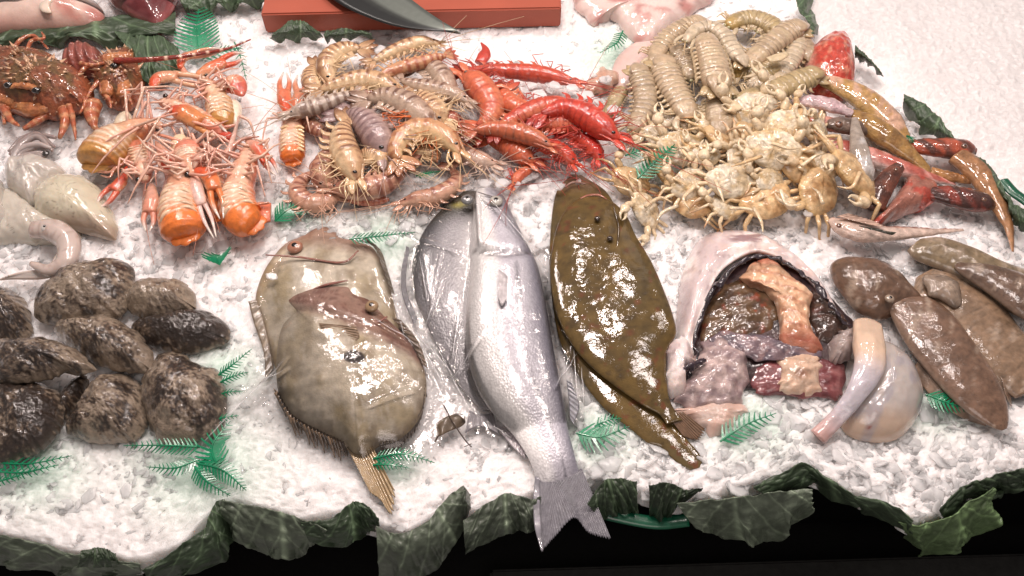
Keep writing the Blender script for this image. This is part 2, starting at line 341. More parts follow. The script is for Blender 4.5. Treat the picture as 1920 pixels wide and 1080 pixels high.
# ------------------------------------------------------------------ cabbage leaves lining the edge
M_LEAF = mat('leaf_cabbage', rough=0.45, coat=0.25, sss=0.0, bump=.5, bscale=55, mott=.35, mscale=40, kind='noise', crough=.3, spec=.4)
def leaf(label, top, bot, zt, zb, col, group='cabbage leaves lining the ice bed', ruf=.006, name='cabbage_leaf', bulge=.008, seed=0, nu=70, nv=0):
    k_ = min(1, (top[-1][0] - top[0][0])/170); ruf = ruf*max(.25, abs(k_)); nu_, nu, nv = max(5, 35*abs(k_)), 150, 54; ph = seed*2.3
    jt = lambda P, s: [(x + 5*(rnd.random() - .5), y + 5*(rnd.random() - .5)) for x, y in P]
    A = cr(jt(top, 0), nu); B = cr(jt(bot, 1), nu)
    q_ = np.linspace(0, 1, nu)*nu_; env = np.sin(np.clip(q_/nu_, .0, 1)*math.pi)**.4
    B[:, 1] += 20*max(.4, abs(k_))*(fbm(q_*.30, q_*0 + ph, 0, 5) - .55)*env; B[:, 0] += 14*abs(k_)*(fbm(q_*.35, q_*0 + ph + 9, 0, 4) - .5); A[:, 1] += 9*abs(k_)*(fbm(q_*.4, q_*0 + ph + 4, 0, 4) - .5)
    def rf(U, f, UV):
        e = np.abs(f - .25)/.75
        return ruf*1.5*np.sin(U*19 + ph + 4*fbm(U*4, f*3, ph))*e**1.5*1.5 + ruf*1.2*(fbm(U*9 + ph, f*6, 2, 3) - .5)*e + .004*max(.3, abs(k_))*(vn(U*22, f*9 + ph) - .5)
    V, F, UV, U, f = sheet(A, B, zt, zb, nu, nv, rf, bulge)
    # pale veins: a midrib and side veins that branch off it
    c0 = .5 + .12*math.sin(ph); d = np.abs(U - c0); rib = np.exp(-(d/.02)**2)
    sv = np.abs(((d*5.5 - f*1.4 + .12*fbm(U*5, f*5)) % 1) - .5); side = np.exp(-(sv/.05)**2)*.7
    net = np.exp(-(np.abs(fbm(U*12, f*9, ph, 2) - .5)/.022)**2)*.28
    k = np.clip(np.maximum(np.maximum(rib, side), net), 0, 1)
    c = mix(col*(0.75 + .5*fbm(U*6 + ph, f*6))[:, None], col*2.1 + np.array([.04, .055, .032]), k*.9)
    V[:, 2] += .0016*k
    b = V.mean(0)
    return solo(name, label, 'leaf', b, V, F, c, M_LEAF, group, solid=.0012)
G1, G2, G3 = np.array([.065, .085, .055]), np.array([.095, .118, .086]), np.array([.034, .054, .03])
leaf('flat dark cabbage leaf lying along the bottom left corner', [(-20, 1000), (60, 1012), (130, 1035), (200, 1050), (260, 1058)], [(-20, 1062), (60, 1072), (130, 1085), (200, 1086), (262, 1080)], .012, [-.03, -.04, -.03], G2, seed=1)
leaf('small curled cabbage leaf with a folded tip near the bottom left corner', [(150, 1035), (185, 1028), (215, 1040)], [(150, 1062), (190, 1066), (222, 1062)], .02, 0.0, G3, seed=2, nu=30, nv=14)
leaf('narrow cabbage leaf climbing from the bottom edge to the large leaf under the fern', [(268, 1070), (330, 1028), (385, 985), (402, 940), (420, 938)], [(285, 1100), (360, 1082), (425, 1045), (440, 1010), (445, 990)], .014, -.03, G3, seed=3)
leaf('broad grey green cabbage leaf below the fern by the ice hump', [(408, 938), (450, 944), (520, 962), (575, 978), (612, 990)], [(425, 990), (480, 1030), (535, 1052), (585, 1026), (608, 1002)], .022, [-.02, -.04, -.03], G2*1.05, seed=4)
leaf('cabbage leaf with a curled lobe just below the tail of the front john dory', [(560, 978), (615, 975), (655, 945), (668, 938), (690, 950), (712, 972)], [(585, 1020), (635, 1026), (672, 1012), (690, 1000), (705, 1000), (712, 985)], .024, -.015, G3*1.2, seed=5)
leaf('cabbage leaf rolled into an upright finger left of the sea bass tail', [(704, 985), (752, 1004), (800, 975), (838, 935), (868, 908)], [(712, 1090), (780, 1092), (838, 1050), (872, 990), (882, 925)], .028, [-.05, -.05, -.02, .0], G2*.9, seed=6, bulge=.02)
leaf('cabbage leaf tucked directly left of the sea bass tail', [(868, 975), (915, 945), (955, 922), (985, 935), (1012, 930)], [(868, 1040), (915, 1020), (955, 1000), (985, 1000), (1010, 992)], .018, -.02, G2*.8, seed=7)
leaf('small dark cabbage leaf just right of the sea bass tail', [(1098, 945), (1130, 905), (1160, 898), (1192, 902)], [(1130, 975), (1150, 968), (1172, 965), (1197, 962)], .02, -.02, G3*.8, seed=8, nu=40)
leaf('dark twisted scrap of cabbage leaf between two larger front leaves', [(1218, 910), (1250, 905), (1285, 915), (1318, 916)], [(1222, 978), (1245, 976), (1262, 958), (1300, 925)], .026, [-.03, 0], G3*.6, seed=9, nu=40)
leaf('large round hanging cabbage leaf below the monkfish', [(1270, 945), (1340, 936), (1400, 930), (1460, 922), (1522, 912)], [(1300, 992), (1350, 1005), (1410, 1022), (1470, 1006), (1516, 960)], .02, [-.03, -.07, -.07, -.02], G2*1.25, seed=10, ruf=.008)
leaf('long dark cabbage leaf arching over the ice below the monkfish bladder', [(1410, 912), (1460, 890), (1505, 866), (1548, 892), (1600, 928), (1660, 938), (1712, 975)], [(1440, 938), (1490, 925), (1525, 912), (1570, 938), (1612, 958), (1655, 972), (1700, 1000)], .028, -.012, G3*1.1, seed=11)
leaf('bright veined cabbage leaf hanging at the bottom right', [(1688, 978), (1730, 984), (1780, 968), (1825, 935), (1866, 915)], [(1712, 1010), (1728, 1042), (1790, 1034), (1845, 1000), (1864, 945)], .018, [-.04, -.07, -.05, -.01], G2*np.array([1.05, 1.35, .8]), seed=12, ruf=.008)
leaf('dark cabbage leaf running off the lower right edge of the photo', [(1760, 955), (1800, 915), (1850, 892), (1900, 882), (1950, 878)], [(1775, 982), (1830, 945), (1870, 925), (1910, 918), (1950, 915)], .024, -.02, G3, seed=13)
BR = 'cabbage leaves between the two ice bins'
leaf('jagged dark cabbage leaf beside the smooth ice, right of the yellow fish', [(1692, 178), (1722, 190), (1752, 215), (1772, 240), (1790, 262)], [(1694, 200), (1715, 232), (1742, 252), (1765, 262), (1792, 268)], .03, .008, G3*1.3, BR, seed=14, nu=50)
leaf('small green cabbage leaf at the top edge above the red snouted fish', [(1492, -10), (1500, 20), (1515, 45), (1522, 66)], [(1525, -10), (1520, 18), (1530, 40), (1532, 66)], .03, .008, G3*1.6, BR, seed=15, nu=40)
leaf('small half buried leaf scrap between the red fish and the smooth ice', [(1602, 86), (1625, 105), (1650, 130)], [(1603, 112), (1628, 122), (1655, 148)], .026, .006, G3, BR, seed=16, nu=30)
leaf('thin leaf strip between the curved olive tail and the smooth ice', [(1820, 288), (1850, 305), (1880, 345), (1902, 385)], [(1822, 305), (1846, 335), (1868, 366), (1890, 395)], .03, .01, G3*1.2, BR, seed=17, nu=40)
leaf('leaf scrap poking out at the right edge beside the green rim', [(1892, 375), (1912, 385), (1935, 400)], [(1894, 408), (1910, 432), (1935, 440)], .03, .01, G3*1.2, BR, seed=18, nu=30)
TL = 'cabbage leaves under the back trays'
leaf('green cabbage leaf between the spiny lobster and the tall fern', [(215, 60), (260, 62), (300, 70), (335, 88)], [(245, 100), (270, 150), (300, 150), (345, 135)], .018, .01, G3*1.5, TL, seed=19, nu=50)
leaf('broad leaf under the clear film behind the spiny lobster', [(-20, 62), (80, 45), (200, 30), (330, 20)], [(-20, 92), (90, 82), (200, 85), (330, 66)], .012, .01, G3*1.2, TL, seed=20)
leaf('shadowed leaf at the top edge left of the red board', [(330, -20), (400, -25), (470, -20), (512, -10)], [(350, 30), (400, 20), (440, 12), (498, 8)], .02, .01, G3*1.6, TL, seed=21, nu=40)
leaf('dark leaf in front of the left end of the red board', [(512, 60), (545, 38), (575, 42), (600, 60)], [(508, 78), (545, 80), (575, 76), (606, 74)], .026, .004, G3*1.2, TL, seed=22, nu=40)
leaf('thin dark leaf against the front face of the red board', [(608, 62), (630, 58), (660, 58), (694, 62)], [(612, 76), (635, 74), (662, 72), (696, 70)], .022, .006, G3, TL, seed=23, nu=40)

# ------------------------------------------------------------------ green plastic ferns
M_FERN = mat('plastic_fern', rough=.3, coat=.5, bump=.05, mott=.12, crough=.15)
FC = np.array([.004, .20, .088])
def fern(label, fronds, z=0.010, group='green plastic ferns pushed into the ice', dark=1.0):
    ctr = W(*fronds[0][0][0]); th = Thing('plastic_fern', label, 'plastic fern', ctr, group)
    for pts, wd, n in fronds:
        P = cr(pts, 60); C = W(P[:, 0], P[:, 1], z); C[:, 2] += .004*np.sin(np.linspace(0, 3, 60)) + np.maximum(0, zice(C[:, 0], C[:, 1]))*.8
        Vs, Fs = [], []; o = 0
        V, F, *_ = tube3(C, np.linspace(.0014, .0005, 60), 6); Vs.append(V); Fs += F; o = len(V)
        T = np.gradient(C, axis=0); T /= np.linalg.norm(T, axis=1)[:, None]; N = np.cross([0, 0, 1.0], T)
        for q in range(n):
            t = (q + .8)/(n + .6); i = int(t*59); l = wd*pxs(P[i, 0], P[i, 1])*math.sin(min(1, (1 - t)*1.15 + .04)*1.6)**.8
            for sd in (-1, 1):
                d = N[i]*sd*.86 + T[i]*.5; m_ = 9; tt = np.linspace(0, 1, m_)
                A = C[i] + d*l*tt[:, None] + T[i]*l*.14*(tt**2)[:, None]; A[:, 2] -= .0015*tt
                wv = l*.085*(1 - .75*tt)*(1 + .5*(np.arange(m_) % 2))*(.35 + .65*min(1, 14/n)) + .0003
                Lr = np.stack([A - T[i]*wv[:, None], A + T[i]*wv[:, None]], 1).reshape(-1, 3); Vs.append(Lr)
                Fs += [[o + 2*k, o + 2*k + 1, o + 2*k + 3, o + 2*k + 2] for k in range(m_ - 1)]; o += len(Lr)
        V = np.concatenate(Vs); th.add('frond', V, Fs, FC*dark*(0.7 + .5*vn(V[:, 0]*80, V[:, 1]*80))[:, None], M_FERN, smoothed=False, solid=.0006)
    return th
fern('tall green fern standing behind the langoustine claws near the red board', [([(372, 105), (370, 60), (374, 12)], 48, 13), ([(380, 110), (420, 100), (452, 90)], 22, 8), ([(440, 80), (452, 110), (462, 150)], 12, 8)], z=.016)
fern('green fern spray at the front left below the blotched cuttlefish', [([(375, 838), (310, 838), (232, 836)], 20, 16), ([(372, 862), (330, 880), (275, 876)], 18, 12), ([(368, 868), (420, 885), (462, 920)], 24, 15), ([(365, 875), (390, 905), (432, 930)], 20, 12), ([(410, 880), (400, 840), (432, 790)], 34, 11)])
fern('green fern fronds at the left edge below the darkest cuttlefish', [([(-10, 868), (60, 872), (135, 855)], 17, 12), ([(-10, 885), (50, 888), (110, 872)], 16, 10), ([(-10, 845), (15, 860), (30, 868)], 12, 6), ([(-10, 905), (20, 900), (60, 885)], 12, 6)])
fern('green fern fronds spreading right of the rounded front cuttlefish', [([(408, 705), (440, 685), (472, 655)], 14, 11), ([(412, 718), (440, 708), (466, 698)], 12, 8), ([(408, 742), (430, 738), (455, 735)], 10, 6), ([(400, 790), (425, 785), (448, 780)], 10, 6)])
fern('small fern tip between the orange langoustine tails and the cuttlefish', [([(412, 497), (410, 486), (412, 478)], 34, 5)])
fern('green fern between the right langoustine tail and the curled prawn', [([(515, 415), (545, 395), (585, 392)], 28, 12)], z=.012)
fern('flat green fern frond between the john dory and the bream', [([(655, 448), (715, 446), (778, 436)], 15, 16)], z=.014)
fern('green fern tip sticking out by the john dory tail fin', [([(700, 860), (755, 854), (815, 868)], 16, 14), ([(700, 872), (730, 874), (768, 878)], 12, 8)], z=.014)
fern('green fern half hidden between the sea bass and the flounders', [([(1080, 812), (1125, 822), (1180, 800)], 34, 10), ([(1115, 800), (1140, 790), (1165, 785)], 16, 7)], z=.01)
fern('green fern poking out below the monkfish belly flap', [([(1350, 828), (1395, 800), (1455, 775)], 28, 11)], z=.01)
fern('green fern under the tip of the brown squid', [([(1735, 740), (1765, 755), (1812, 768)], 26, 9)], z=.01)
fern('small upright fern in the clean ice beside the mantis shrimps', [([(1168, 58), (1155, 85), (1125, 100)], 15, 11)], z=.016)
fern('green fern lying on the crabs beside the red prawns', [([(1195, 335), (1235, 300), (1276, 262)], 24, 14), ([(1172, 292), (1200, 285), (1215, 275)], 16, 7)], z=.034)
fern('tiny dark fern tip beside the yellow pointed fish', [([(1700, 255), (1706, 262), (1712, 268)], 10, 5)], z=.03)
fern('sliver of fern inside the curl of the lone lower prawn', [([(780, 330), (805, 328), (825, 322)], 10, 8)], z=.012)
# green plastic rim of the tray seen between the leaves
def strip(label, pts, z, w):
    V, F, t, a, C, *_ = tpx(pts, w, z, 40, 12, .35); solo('tray_rim', label, 'tray rim', C.mean(0), V, F, flatc(V, np.array([.004, .08, .04])), mat('plastic_green', rough=.3, coat=.4, bump=.03, mott=.08), 'green plastic tray rims')
strip('green plastic tray rim below the leaves right of the sea bass tail', [(1110, 955), (1160, 968), (1230, 980), (1290, 975)], -.025, 26)
strip('green plastic tray rim at the right edge of the photo', [(1880, 338), (1900, 360), (1925, 378), (1950, 400)], .02, 24)

# ------------------------------------------------------------------ red board, knife, things at the back
zb = .022
c = [W(x, y, zb) for x, y in ((492, 38), (1052, 26))]
def slab(x0, x1, yf0, yf1, depth, z0, z1, bev):
    V, F = box(0, 1, 0, 1, 0, 1, 0); bm = bmesh.new()
    vs = [bm.verts.new(p) for p in [(x0, yf0, z0), (x1, yf1, z0), (x1, yf1 + depth, z0), (x0 - .01, yf0 + depth, z0), (x0, yf0, z1), (x1, yf1, z1), (x1, yf1 + depth, z1), (x0 - .01, yf0 + depth, z1)]]
    for f in ((3, 2, 1, 0), (4, 5, 6, 7), (0, 1, 5, 4), (1, 2, 6, 5), (2, 3, 7, 6), (3, 0, 4, 7)): bm.faces.new([vs[i] for i in f])
    bmesh.ops.bevel(bm, geom=bm.edges[:], offset=bev, segments=3, affect='EDGES'); bmesh.ops.recalc_face_normals(bm, faces=bm.faces)
    bm.verts.index_update(); V = np.array([v.co[:] for v in bm.verts]); F = [[v.index for v in f.verts] for f in bm.faces]; bm.free(); return V, F
V, F = slab(c[0][0], c[1][0], c[0][1], c[1][1], .42, -.004, zb + .012, .0025)
solo('chopping_board', 'brick red plastic chopping board at the top edge', 'chopping board', (c[0] + c[1])/2, V, F, flatc(V, S(184, 88, 62)), mat('board_plastic', rough=.42, coat=.1, bump=.15, bscale=500, mott=.08, mscale=12), smoothed=False)
th = Thing('kitchen_knife', 'broad steel knife blade lying across the red board, tip pointing right', 'knife', W(740, 20, .05))
zk = .046; up = cr([(690, -60), (760, -8), (800, 22), (835, 45), (864, 61)], 50); dn = cr([(560, -60), (625, 0), (690, 33), (760, 53), (864, 62)], 50)
V, F, UV, U, f = sheet(up, dn, zk + .003, zk, 50, 10)
kc = mix(flatc(V, S(150, 158, 150)), flatc(V, S(70, 72, 72)), smooth(.42, .60, f))
th.add('blade', V, F, kc, mat('blade_steel', rough=.34, metal=.75, bump=.04, mott=.06, coat=0), solid=.002)
V, F, *_ = tpx([(560, -130), (620, -50)], [60, 52], zk, 10, 12, .4); th.add('handle', V, F, flatc(V, S(30, 30, 30)), M_BLK)

M_MEAT = wet('flesh_pale', sss=.3, rough=.35, bump=.3, bscale=90, mott=.12, mscale=40)
M_FILM = None
def film_mat():
    m = bpy.data.materials.new('cling_film'); m.use_nodes = True; N, L = m.node_tree.nodes, m.node_tree.links; N.clear()
    o = N.new('ShaderNodeOutputMaterial'); mx = N.new('ShaderNodeMixShader'); tr = N.new('ShaderNodeBsdfTransparent'); gl = N.new('ShaderNodeBsdfGlossy')
    gl.inputs['Roughness'].default_value = .07; tr.inputs[0].default_value = (.965, .965, .965, 1); gl.inputs[0].default_value = (1, .97, .95, 1)
    fr = N.new('ShaderNodeFresnel'); fr.inputs[0].default_value = 1.45
    tc = N.new('ShaderNodeTexCoord'); nz = N.new('ShaderNodeTexNoise'); nz.inputs['Scale'].default_value = 22; nz.inputs['Detail'].default_value = 5; nz.inputs['Distortion'].default_value = 1.2
    L.new(tc.outputs['Object'], nz.inputs[0]); bp = N.new('ShaderNodeBump'); bp.inputs['Strength'].default_value = .6; bp.inputs['Distance'].default_value = .004
    L.new(nz.outputs['Fac'], bp.inputs['Height']); L.new(bp.outputs[0], gl.inputs['Normal']); pass
    mu = N.new('ShaderNodeMath'); mu.operation = 'MULTIPLY_ADD'; mu.inputs[1].default_value = 1.1; mu.inputs[2].default_value = .0; mu.use_clamp = True
    L.new(fr.outputs[0], mu.inputs[0]); L.new(mu.outputs[0], mx.inputs[0]); L.new(tr.outputs[0], mx.inputs[1]); L.new(gl.outputs[0], mx.inputs[2]); L.new(mx.outputs[0], o.inputs[0])
    return m
M_FILM = film_mat(); MATS['cling_film'] = M_FILM

# film wrapped raw fish at the top left
def fillet_col(px, py, r):
    c = mix(flatc(px, S(236, 205, 190)), flatc(px, S(205, 120, 105)), smooth(.45, .75, fbm(px/45, py/28, 4))*.8)
    c = mix(c, flatc(px, S(190, 80, 75)), smooth(150, 178, px)*smooth(12, 24, py)*.7); return mix(c, flatc(px, S(180, 90, 70)), smooth(30, 50, py)*.5)
def flatten(P): return P.ravel()
V, F, UV, r = dome([(-60, -30), (60, -40), (150, -20), (186, 5), (188, 28), (160, 40), (100, 46), (30, 48), (-60, 50)], .010, .035, disp=lambda a, b, r: .008*(fbm(a/30, b/20, 2) - .5))
solo('fish_fillet', 'pale pink fish fillet under film at the top left corner', 'fish fillet', W(80, 10), V, F, fillet_col(UV[:, 0], UV[:, 1], r), M_MEAT)
V, F, UV, r = dome([(95, -12), (85, 0), (72, 8), (78, 20), (95, 22), (93, 8), (110, -8)], .042, .006, na=40, nr=8)
solo('fish_scrap', 'small white lump of flesh lying on the pale fillet', 'fish scrap', W(82, 8, .045), V, F, flatc(V, S(245, 225, 205)), M_MEAT)
V, F, UV, r = dome([(195, -60), (335, -60), (330, -10), (298, 36), (262, 30), (225, 10), (200, -10)], .014, .03, disp=lambda a, b, r: .004*(fbm(a/25, b/20, 2) - .5))
solo('tuna_slice', 'dark maroon slice of tuna under film at the top edge', 'fish slice', W(265, 0), V, F, mix(flatc(V, S(110, 38, 42)), flatc(V, S(190, 110, 110)), smooth(.85, 1, r)*.7 + .2*smooth(.5, .7, fbm(UV[:, 0]/30, UV[:, 1]/9))), M_MEAT)
V, F, UV, U, f = sheet([(-60, 40), (60, 40), (180, 26), (260, 22), (300, 30), (345, 0), (380, -40)], [(-60, -60), (60, -60), (140, -60), (200, -60), (240, -60), (280, -60), (300, -60)], .016, .06, 70, 30, lambda U, f, UV: .006*(fbm(U*18, f*9) - .5) + .004*np.sin(U*40 + f*9)*(1 - f))
V[:, 2] += .020*np.sin(np.clip(f*3, 0, 1)*math.pi/2)*(1 - smooth(.75, 1, U))
solo('cling_film', 'crinkled clear film over the fillet and tuna at the top left', 'plastic film', W(150, 10), V, F, flatc(V, np.ones(3)), M_FILM)
# pale skate like fish at the top edge right of the board
def pc(px, py, r):
    c = mix(flatc(px, S(238, 214, 205)), flatc(px, S(200, 120, 112)), smooth(.5, .72, fbm(px/40, py/14, 8))*.8); return mix(c, flatc(px, S(120, 80, 78)), smooth(.62, .8, fbm(px/18, py/8, 3))*.7*smooth(30, 5, py))
V, F, UV, r = dome([(1085, -60), (1330, -60), (1350, -20), (1300, 15), (1262, 42), (1220, 72), (1180, 60), (1150, 25), (1118, 38), (1100, 20), (1076, -6)], -.004, .03, na=90, disp=lambda a, b, r: .010*(fbm(a/28, b/18, 2) - .5), jit=5)
solo('gutted_fish', 'pale pinkish gutted fish at the top edge behind the mantis shrimps', 'fish', W(1200, 10), V, F, pc(UV[:, 0], UV[:, 1], r), M_MEAT)
V, F, UV, r = dome([(1160, 100), (1235, 60), (1245, 120), (1200, 165), (1150, 160)], -.006, .012, na=40)
solo('fish_skin_flap', 'pale pinkish flap of fish beside the small upright fern', 'fish piece', W(1195, 110), V, F, flatc(V, S(238, 205, 196)), M_MEAT)
# ------------------------------------------------------------------ fish
def eye_px(th, px, py, z, rpx, ringc, iris=None, tilt=.45, parent=None):
    c = W(px, py, z); r = rpx*pxs(px, py, z)
    V, F = ball(c, r, 12, (1, 1, tilt)); e = th.add('eye', V, F, flatc(V, ringc), mat('eye_ring', rough=.12, coat=1, mott=.1, bump=.05), parent)
    V, F = ball(c + np.array([0, 0, r*tilt*.35]), r*.62, 10, (1, 1, tilt*1.15)); th.add('pupil', V, F, flatc(V, DARK), EYE, e)
def fin(th, name, Lp, Rp, z, col, nu=40, nv=14, rays=16, m=None, amp=.0009, zr=None, rag=0.0, solid=.0007, parent=None, label=None):
    """ray ridged fin between base edge (Lp) and free edge (Rp)"""
    A = cr(Lp, nu); B = cr(Rp, nu)
    if rag:
        k = .5 + .5*np.cos(np.arange(nu)/nu*rays*2*math.pi); B = B + (A - B)*(rag*(1 - k)*(.5 + vn(np.arange(nu)*.9, np.zeros(nu))))[:, None]
    V, F, UV, U, f = sheet(A, B, z, z if zr is None else zr, nu, nv, lambda U, f, UV: amp*np.cos(U*rays*2*math.pi) + 0.0*U)
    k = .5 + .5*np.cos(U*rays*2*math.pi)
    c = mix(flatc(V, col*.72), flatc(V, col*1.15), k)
    return th.add(name, V, F, c, m or M_FIN, parent, label, solid=solid)
M_FIN = wet('fish_fin', rough=.35, coat=.8, bump=.2, mott=.2, mscale=200, sss=0)

# ---- sea bass
def bass_col(px, py, s):
    """s: 0 belly edge .. 1 back edge"""
    c = mix(flatc(px, S(255, 252, 250, .95)), flatc(px, S(214, 210, 220, .9)), smooth(.28, .52, s)); c = mix(c, flatc(px, S(156, 154, 170)), smooth(.66, 1.0, s))
    c = mix(c, flatc(px, S(112, 106, 108)), smooth(455, 355, py)*(.12 + .6*smooth(.3, .8, s))*.9)
    c = mix(c, flatc(px, S(120, 116, 128)), smooth(820, 900, py)*.5)
    lat = np.exp(-((s - .66 - .02*np.sin(py/60))/.016)**2)*smooth(495, 510, py); c = mix(c, flatc(px, S(70, 70, 82)), lat*.9); c = mix(c, c*.8, smooth(.40, .75, s)*smooth(480, 520, py)*(.5 + .5*np.sin(s*70)*np.sin(py*.8)))
    c = mix(c, flatc(px, S(90, 82, 84)), np.exp(-((py - 490 + ((px - 945)/60)**2*20)/3.0)**2)*.75)
    return c
BP_ = [((893, 355), (934, 354)), ((888, 376), (948, 372)), ((887, 402), (962, 402)), ((886, 440), (984, 446)), ((884, 500), (1008, 496)), ((876, 560), (1020, 548)), ((872, 620), (1030, 605)), ((878, 675), (1040, 662)), ((894, 725), (1050, 712)), ((920, 768), (1058, 755)), ((958, 808), (1064, 795)), ((984, 845), (1072, 828)), ((1000, 878), (1080, 858)), ((1006, 905), (1088, 885)), ((1012, 922), (1090, 905))]
M_BASS = mat('fish_silver_scales', rough=.30, spec=.9, coat=.7, metal=.06, bump=.22, bscale=380, kind='voro', mott=.12, mscale=300, sss=0, crough=.12, stretch=(1, .8, 1))
th = Thing('sea_bass', 'large silver sea bass under clear film, its forked tail hanging over the front edge', 'fish', W(965, 620))
BP_ = BP_
V, F, UV, t, s, se = loft(BP_, .44, .004, 130, 56, tap=.75, disp=lambda px, py: -.0045*np.exp(-((py - 490 + ((px - 945)/60)**2*20)/5)**2) + .003*np.exp(-((py - 470 + ((px - 945)/60)**2*20)/12)**2))
bass_body = th.add('body', V, F, bass_col(UV[:, 0], UV[:, 1], s), M_BASS); BASS_V, BASS_F = V, F
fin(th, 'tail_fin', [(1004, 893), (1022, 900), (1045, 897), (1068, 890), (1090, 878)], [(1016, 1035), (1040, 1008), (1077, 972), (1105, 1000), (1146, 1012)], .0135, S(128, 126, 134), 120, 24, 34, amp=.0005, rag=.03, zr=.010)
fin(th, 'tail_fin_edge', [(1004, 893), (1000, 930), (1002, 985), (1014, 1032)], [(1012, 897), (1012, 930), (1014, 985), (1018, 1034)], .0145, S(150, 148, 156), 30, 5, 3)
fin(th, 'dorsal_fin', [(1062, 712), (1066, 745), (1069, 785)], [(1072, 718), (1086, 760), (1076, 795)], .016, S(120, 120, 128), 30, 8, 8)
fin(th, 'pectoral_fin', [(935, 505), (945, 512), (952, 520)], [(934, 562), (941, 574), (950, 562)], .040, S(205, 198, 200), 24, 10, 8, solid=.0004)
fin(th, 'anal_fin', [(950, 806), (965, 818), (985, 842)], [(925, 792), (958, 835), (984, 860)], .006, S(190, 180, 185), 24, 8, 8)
eye_px(th, 930, 377, .026, 13, S(190, 185, 175))
V, F, *_ = tpx([(896, 360), (915, 366), (940, 372)], [1.5, 2.5, 1.5], .024, 16, 8); th.add('mouth', V, F, flatc(V, S(130, 120, 120)), M_FIN)

# ---- bream behind it
th = Thing('sea_bream', 'silver sea bream with a dark back, half hidden left of the sea bass under film', 'fish', W(850, 560))
def bream_col(px, py, s):
    c = mix(flatc(px, S(52, 52, 58)), flatc(px, S(186, 182, 186)), smooth(.02, .42, s + smooth(470, 660, py)*.4)); c = mix(c, flatc(px, S(236, 232, 230)), smooth(.42, .7, s))
    c = mix(c, flatc(px, S(70, 68, 56)), smooth(440, 390, py)*.85)
    st = .5 + .5*np.sin(s*60); c = mix(c, c*.72, st*smooth(440, 480, py)*.6)
    c = mix(c, flatc(px, S(215, 200, 90)), np.exp(-(((px - 862)/12)**2 + ((py - 388)/6)**2))*.8); return c
V, F, UV, t, s, se = loft([((868, 358), (925, 362)), ((846, 376), (940, 385)), ((812, 408), (940, 420)), ((786, 448), (945, 460)), ((772, 500), (950, 510)), ((776, 550), (950, 560)), ((796, 600), (948, 610)), ((820, 650), (948, 655)), ((845, 695), (950, 700)), ((872, 735), (948, 740)), ((900, 765), (940, 770))], .20, -.002, 90, 44)
th.add('body', V, F, bream_col(UV[:, 0], UV[:, 1], s), MATS['fish_silver_scales']); BREAM = (V, F)
eye_px(th, 876, 374, .026, 12, S(120, 120, 120))
fin(th, 'dorsal_fin', [(768, 465), (762, 510), (764, 550), (784, 600)], [(762, 462), (752, 515), (756, 560), (776, 608)], .012, S(110, 108, 112), 30, 6, 14)
fin(th, 'tail_fin', [(880, 770), (900, 778), (925, 775)], [(872, 812), (900, 800), (935, 815)], .006, S(150, 145, 150), 30, 8, 12)

# ---- john dories
M_DORY = wet('dory_skin', rough=.45, cb=.25, cbs=60, coat=.9, bump=.35, bscale=420, mott=.16, mscale=120, sss=.05, metal=.0, crough=.10)
def dory_col(px, py, r, front=True):
    c = mix(flatc(px, S(214, 198, 168)), flatc(px, S(240, 228, 208)), fbm(px/60, py/50, 2))
    c = mix(c, flatc(px, S(182, 160, 114)), smooth(.42, .68, fbm(px/38 + 5, py/60, 6))*.75); c = mix(c, flatc(px, S(128, 108, 84)), smooth(.52, .70, fbm(px/20, py/20, 16))*.45); c = mix(c, flatc(px, S(236, 224, 206)), smooth(.60, .74, fbm(px/7, py/12, 26, 3))*.4)
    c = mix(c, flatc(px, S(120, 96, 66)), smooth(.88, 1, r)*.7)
    st = fbm(px/70, py/7, 5, 3); c = mix(c, c*1.2, smooth(.55, .7, st)*.5)
    if front:
        c = mix(c, flatc(px, S(192, 180, 160)), smooth(640, 580, px)*smooth(800, 650, py)*.5)
        # reddish jaw and cheek
        hx = (px - 528)/(692 - 528); jaw = smooth(595, 560, py - (px - 560)*.42)*smooth(515, 535, px); c = mix(c, flatc(px, S(148, 92, 78)), jaw*.75)
        c = mix(c, flatc(px, S(110, 60, 52)), jaw*smooth(.52, .62, fbm((px + py)/26, (py - px*.35)/5, 9))*.6)
        # thumb print
        d = ((px - 668)/21)**2 + ((py - 681)/12)**2; c = mix(c, flatc(px, S(214, 200, 176)), smooth(1.9, 1.3, d)*smooth(.8, 1.2, d)*.6); c = mix(c, flatc(px, S(48, 36, 30)), smooth(1.25, .8, d))
        ll = np.abs(px - np.interp(py, [600, 640, 700, 760, 840], [742, 740, 700, 668, 670])); c = mix(c, c*.6, np.exp(-(ll/1.8)**2)*smooth(600, 620, py)*.6)
    else:
        c = mix(c, flatc(px, S(150, 100, 82)), smooth(480, 440, py - (px - 560)*.1)*.7)
    return c
th = Thing('john_dory', 'john dory lying behind, its head showing above the front john dory', 'fish', W(600, 520))
back_o = [(606, 414), (640, 436), (672, 446), (700, 460), (716, 495), (733, 545), (745, 600), (755, 660), (740, 740), (690, 780), (600, 770), (540, 730), (512, 680), (500, 630), (486, 590), (476, 555), (486, 515), (504, 482), (532, 450), (570, 430)]
V, F, UV, r = dome(back_o, -.002, .021, 34, 120, 2.0, 1.2, center=(610, 560))
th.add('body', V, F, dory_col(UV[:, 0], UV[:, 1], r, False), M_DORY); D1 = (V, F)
eye_px(th, 553, 463, .012, 15, S(176, 122, 96), tilt=.5)
V, F, *_ = tpx([(498, 478), (560, 482), (640, 492), (672, 470)], [3, 5, 5, 3], .016, 30, 8, .6); th.add('gill_ridge', V, F, flatc(V, S(150, 96, 80)), M_DORY)
fin(th, 'dorsal_fin', [(672, 452), (700, 462), (716, 500), (732, 545)], [(688, 446), (714, 470), (728, 510), (740, 552)], .010, S(90, 78, 62), 30, 6, 10)
